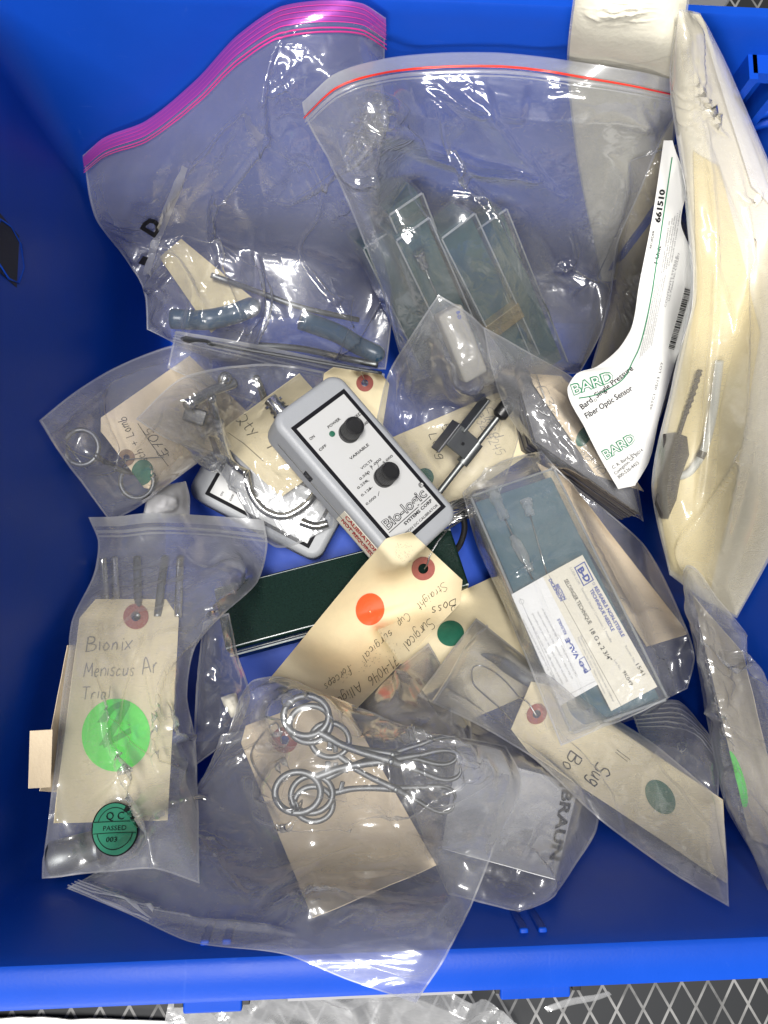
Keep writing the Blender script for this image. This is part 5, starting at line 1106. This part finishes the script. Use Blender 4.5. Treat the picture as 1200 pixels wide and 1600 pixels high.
# --- needle box in its bag
bI = Bag('clear_bag', 'tight clear bag wrapped round the large labelled needle box', 'plastic bag', ([(722, 770), (780, 722), (846, 704)], [(883, 745), (950, 800), (1006, 850), (1062, 955), (1086, 1030)], [(876, 1166), (960, 1130), (1074, 1076)], [(745, 850), (790, 950), (838, 1070)]), 141, puff=.004, cr=(.03, .0016), lift=.003)
tg, S = tagcard('buff_card', 'plain buff card tucked against the right side of the large needle box', 'card', [(838, 722), (888, 750), (1076, 990), (1010, 1010)], cut=0, lift=.004, mat=BUFF)
def box_make(z):
    a, b_, c = at(733, 774, z - .035), at(846, 716, z - .035), at(892, 1148, z + .025)
    return frame(a, c - a, a - b_)
za = .135; M = box_make(za); a, b_, c = at(733, 774, za - .035), at(846, 716, za - .035), at(892, 1148, za + .025); Lb = float(np.linalg.norm(c - a)); Wb = .0605
if M[2, 2] < 0: M[:3, 1:3] *= -1
sy = 1 if (M[:3, 1] @ (b_ - a)) > 0 else -1; y0, y1 = (0, Wb) if sy > 0 else (-Wb, 0)
t = thing('needle_box', 'large clear needle box with teal pad and two printed labels', 'box')
V, F = rbox(0, Lb, y0, y1, -.032, 0, .0022, 3); solid('lid', t, M, V, F, CLEARBOX)
V, F = rbox(.003, Lb - .003, y0 + .003, y1 - .003, -.030, -.0065, .001, 2); solid('foam_pad', t, M, V, F, TEAL, h=False)
for yy in (y0 + .0008, y1 - .0008): v, f = tube([(.002, yy, -.0006), (Lb - .002, yy, -.0006)], .0008, 6); solid('lid_edge', t, M, v, f, GLASSY, h=False)
for xx in (.0008, Lb - .0008): v, f = tube([(xx, y0 + .002, -.0006), (xx, y1 - .002, -.0006)], .0008, 6); solid('lid_edge', t, M, v, f, GLASSY, h=False)
TP = Plane(xf(M, [(0, 0, .0002)])[0], M[:3, 2]); NP = Plane(xf(M, [(0, 0, -.0045)])[0], M[:3, 2])
D = Decal(TP, .0001); D.quad([(799, 929), (850, 900), (937, 1068), (875, 1103)], WHITEP, k=4); l2 = D.build('paper_label', t)
D = Decal(TP, .0003); D.quad([(847, 902), (906, 868), (914, 869), (1027, 1068), (1025, 1074), (958, 1111), (953, 1110)][:4] if 0 else [(848, 901), (910, 867), (1027, 1073), (955, 1111)], CREAMP, k=4); l1 = D.build('paper_label', t)
D = Decal(TP, .0006)
for q in (((898, 887), (913, 878), (927, 906), (912, 915)),):
    D.path(list(q), 1.6, INKB, closed=True)
D.text('B-D', (902, 890), (916, 911), INKB, h=10, bold=.05)
D.text('REUSABLE NON-STERILE', (928, 918), (972, 996), INKB, h=5.6, bold=.03); D.text('TECHNIQUE NEEDLE', (921, 922), (956, 987), INKB, h=5.6, bold=.03); D.disc((928, 912), 2, 2, 0, INKB, rin=.7)
D.text('LUER-LOK   Stainless Steel / Contents: 1 Needle', (890, 888), (954, 1004), PALEINK, h=3.8); D.text('SELDINGER TECHNIQUE', (881, 907), (920, 976), INK, h=6.5, bold=.01); D.text('18 G x 2 3/4"', (921, 985), (951, 1034), INK, h=7, bold=.01)
D.text('Reorder No.', (976, 1010), (991, 1036), PALEINK, h=4); D.text('1541', (993, 1039), (1004, 1056), INK, h=6); D.text('Lot No.', (959, 1032), (969, 1048), PALEINK, h=4); D.text('9K049', (972, 1050), (985, 1072), INK, h=6)
D.text('BECTON', (868, 914), (881, 938), INKB, h=5, bold=.04); D.text('DICKINSON', (857, 906), (876, 940), INKB, h=5, bold=.04)
D.path([(857, 898), (970, 1102)], .5, INK)
D.text('Manufactured for BECTON DICKINSON AND COMPANY', (906, 994), (958, 1098), PALEINK, h=3); D.text('Franklin Lakes, N.J. 07417  Made in Switzerland', (902, 997), (944, 1084), PALEINK, h=3); D.build('printed_text', l1)
D = Decal(TP, .0004)
D.text('B-D', (919, 1050), (908, 1031), INKB, h=6, bold=.04); D.path([(923, 1046), (913, 1026), (905, 1031), (915, 1051)], 1, INKB, closed=True); D.text('VAL-E', (906, 1027), (888, 996), INKB, h=7, bold=.05); D.text('REUSABLE', (886, 990), (874, 966), INKB, h=4.5, bold=.02)
rng = random.Random(9)
for k, s in enumerate(('CAUTION: Federal law restricts this device to sale by or', 'on the order of a physician. Not for use unless sterile.', 'Should be sterilized before use, cleaned and inspected', 'rinse and sterilize again after each use by the doctor', 'Non-sterile. To be washed and autoclaved at once.')):
    o_ = np.array((-7.5 * k, 4.2 * k)); D.text(s, np.array((903, 1056)) + o_, np.array((848, 950)) + o_, PALEINK, h=3.4)
D.path([(812, 934), (880, 1090), (930, 1064)], .5, PALEINK); D.disc((815, 940), 4, 4, 0, PALEINK, rin=.85); D.disc((880, 1084), 4, 6, 0, PALEINK, rin=.88); D.build('printed_text', l2)
P = NP.hit([(768, 764), (832, 905)], 0); P2 = NP.hit([(822, 782), (856, 902)], 0)
needle('long needle with twin clear plastic hubs lying on the teal pad', P[0], P[1], .0040, CHROME, .0007, hl=.024, hubmat=GLASSY)
P3 = NP.hit([(800, 838), (812, 858), (830, 892)], .001); V, F = tube(smooth2(P3, 5)[:, :3], [.0020] * 3 + [.0034] * 5 + [.002] * 3, 14); put('hub', mesh_py('hub', V, F, GLASSY, True), [o for o in bpy.data.objects if o.name.startswith('needle') and o.get('label', '').startswith('long needle')][0])
needle('thin needle with a small clear hub beside the longer one on the teal pad', P2[0], P2[1], .0036, CHROME, .00045, hl=.011, hubmat=GLASSY)
bI.front(lift=.0015, puff=.001)
bI.seam([(770, 770), (800, 830), (840, 920), (890, 1040), (930, 1130)], .9, ridge=.0005); bI.seam([(735, 742), (790, 728), (843, 712)], 2.0); bI.seam([(800, 900), (825, 885), (840, 872)], 1.2); bI.seam([(1010, 1005), (1022, 1030), (1035, 1040), (1050, 1080)], 1.6); bI.seam([(880, 1150), (960, 1128), (1050, 1085)], 2.0)

# --- bag against the right wall, near corner
bQ = Bag('clear_bag', 'hazy clear bag with a bright green dot, slumped against the right wall', 'plastic bag', ([(1067, 890, .13), (1073, 883, .135), (1120, 935, .16), (1165, 990, .17)], [(1172, 1055, .17), (1200, 1072, .19), (1245, 1200, .2)], [(1200, 1392, .16), (1245, 1420, .2)], [(1075, 950, .12), (1087, 1012, .115), (1113, 1163, .11), (1135, 1259, .11), (1178, 1337, .14)]), 151, puff=.012, cr=(.03, .0036), mat=FILM_HAZY)
t, S = tagcard('padded_card', 'beige padded card with a bright green dot in the right wall bag', 'card', [(1082, 930), (1160, 1020), (1235, 1330), (1172, 1310)], cut=0, lift=.004, mat=BEIGE)
dot_on(S, t, (1152, 1218), 11, 46, -.28, NEON)
bQ.front(); bQ.seam([(1090, 930), (1110, 1040), (1130, 1120), (1150, 1180)], 2.0)

# ================================================================== lower left: bag with neon dot tag
V, F = rbox(0, 1, 0, 1, 0, 1)
tg, S = tagcard('brown_card', 'folded brown card sticking out left of the neon-dot bag', 'card', [(106, 1008), (150, 1010), (140, 1240), (62, 1236)], cut=0, lift=.006, mat=BUFF, zs=[.205, .18, .21, .242])
tg2, S2 = tagcard('card_sleeve', 'narrow brown card sleeve folded over beside the left wall', 'card', [(47, 1142), (82, 1140), (79, 1230), (45, 1232)], cut=0, lift=.006, mat=BUFF, r=4, zs=[.252, .246, .246, .255])
bM = Bag('zip_bag', 'hazy zip bag with a neon green dot tag along the left wall', 'plastic bag',
         ([(138, 808), (180, 807), (224, 802), (330, 806), (412, 812)], [(418, 850), (402, 910), (354, 956), (305, 1010), (292, 1090), (304, 1150), (309, 1276)], [(66, 1374), (100, 1369), (180, 1362), (240, 1358), (312, 1381)], [(153, 845), (148, 890), (112, 972), (104, 1040), (80, 1240), (68, 1352)]), 161, puff=.006, cr=(.034, .0055), mat=FILM_HAZY, backmat=FILM_HAZY, res=.0010, taut=12, zip='t', angle=1.4, flat=[(180, 1297, 46)])
for i, (x0, x1, m_) in enumerate(((166, 160, CHROME), (183, 178, CHROME), (216, 214, DULL), (246, 258, DULL), (278, 282, CHROME))):
    wire_px('instrument_shaft', [(x1, 872, 0), (x1 + (x0 - x1) * .5, 915, 0), (x0, 965, 0)], .003, .0023, m_, ['pale steel shaft nearest the left wall, in the neon-dot bag', 'pale steel shaft second from the left wall, in the neon-dot bag', 'dark steel shaft right above the red-brown tag ring', 'tilted dark steel shaft beside the red-brown tag ring', 'pale steel shaft at the edge of the bag with the neon dot'][i], 'instrument', group='shafts in the neon-dot bag', seg=12)
cyl = wire_px('steel_cylinder', [(84, 1342), (120, 1332), (160, 1322)], .003, .0075, DULL, 'short dull steel cylinder at the near end of the neon-dot bag', 'cylinder', seg=20); hadd(np.array([x.co[:] for x in cyl.data.vertices]))
tM, SM_ = tagcard('manila_tag', 'manila tag with a big neon green dot and faint pencil writing', 'tag', [(129, 936), (281, 936), (262, 1281), (84, 1286)], lift=.010, cut=.14, cutd=.085, hole=((212, 964), 8))
ring_on(SM_, tM, (212, 964), 20, 7.5, RING); dot_on(SM_, tM, (181, 1149), 54, 57, .1, NEON)
Decal(SM_, .0006).hand('2', (158, 1168), (205, 1140), NEOND, h=44, pen=1.0, seed=50).build('marker_number', tM)
Decal(SM_).hand('Bionix', (133, 1018), (204, 1016), PENCIL, h=24, seed=51, pen=.42).hand('Meniscus', (130, 1058), (208, 1056), PENCIL, h=22, seed=52, pen=.42).hand('Ar', (222, 1054), (246, 1050), PENCIL, h=26, seed=53, pen=.42).hand('Trial', (126, 1094), (170, 1092), PENCIL, h=20, seed=54, pen=.4).build('handwriting', tM)
wire_px('bent_pin', [(268, 1256), (292, 1250), (312, 1246), (322, 1249)], .004, .0011, CHROME, 'short bent steel pin at the tag corner in the neon-dot bag', 'pin')
bM.front(puff=.004)
for s_, w_ in (([(355, 950), (310, 985), (270, 1030), (252, 1070), (246, 1120), (240, 1175), (250, 1215)], 2.4), ([(148, 1060), (165, 1140), (190, 1210), (222, 1258), (236, 1300), (240, 1358)], 2.6), ([(258, 1095), (268, 1145), (280, 1155), (308, 1153)], 1.8), ([(390, 900), (340, 930), (325, 950), (330, 960), (300, 990)], 2.0)): bM.seam(s_, w_, ridge=.0016)
GREENQ = principled('printed_green', (.03, .20, .12), .5)
D = Decal(bM.sheet, .0009); c = (180, 1297); D.disc(c, 38, 42, 0, INK); D.disc(c, 36, 40, 0, GREENQ, off=.0011)
D.disc(c, 30, 33.5, 0, INK, rin=.965, off=.0013); D.quad([(144, 1287), (216, 1287), (216, 1305), (144, 1305)], GREENQ, off=.0014)
for yy in (1287, 1305): D.path([(145, yy), (215, yy)], 1.0, INK, off=.0016)
D.text('Q C', (165, 1284), (195, 1284), INK, h=13, off=.0016); D.text('PASSED', (161, 1301), (200, 1301), INK, h=8, off=.0016); D.text('003', (168, 1319), (186, 1319), INK, h=8, off=.0016); D.build('round_sticker', bM.t)
bM.band('zip_flap', 't', .0004, .006, FILM_EDGE, off=.0006); bM.band('zip_line', 't', .0085, .0105, ZIPW, off=.0008, ridge=.0007); bM.band('zip_line', 't', .0118, .0130, ZIPW, off=.0008, ridge=.0005)

# ================================================================== in front of the bin, below the near rim
def flat_bag(name, label, cat, px, mat, seed, amp, zb=.0):
    n, m = 60, 130; G = coons(*px, n, m); P = at(G[..., 0], G[..., 1], G[..., 2]); X = P[..., 0]; Y = P[..., 1]
    P = P + np.array([0, 0, 1.0]) * (np.abs(crumple(X, Y, seed, .03, amp)) )[..., None]
    o = put(name, mesh_np(name, np.concatenate([P.reshape(-1, 3), (P - [0, 0, .001]).reshape(-1, 3)]), np.concatenate([grid_faces(n, m), grid_faces(n, m, n * m)]), mat), None); return tag(o, label, cat)
flat_bag('clear_bag', 'crumpled clear bag lying outside the bin below its near rim', 'plastic bag', ([(265, 1560, .03), (420, 1545, .05), (600, 1540, .05), (740, 1552, .03)], [(800, 1585, .01)], [(250, 1640, .004), (830, 1640, .004)], []), FILM_HAZY, 171, .006)
flat_bag('paper_sheet', 'white paper edge lying outside the bin at the near left', 'paper', ([(-40, 1588, .004), (120, 1590, .004), (270, 1596, .004)], [], [(-40, 1640, .002), (270, 1640, .002)], []), WHITEP, 172, .0015)
flat_bag('film_scrap', 'torn clear film scrap sticking out under the near rim tab', 'film', ([(850, 1574, .02), (890, 1560, .03), (950, 1548, .04)], [], [(856, 1581, .02), (955, 1553, .035)], []), FILM_HAZY, 173, .002)
# pale worktop seen beyond the far rim
w_ = tag(put('worktop', mesh_py('worktop', *rbox(-1.0, .2, BY1 + .05, BY1 + .6, .235, .27, .002, 2), WHITEP, False)), 'pale worktop beyond the far rim of the blue bin', 'worktop')

settle_origins()
print('objects', len(bpy.data.objects), 'verts', sum(len(m.vertices) for m in bpy.data.meshes))
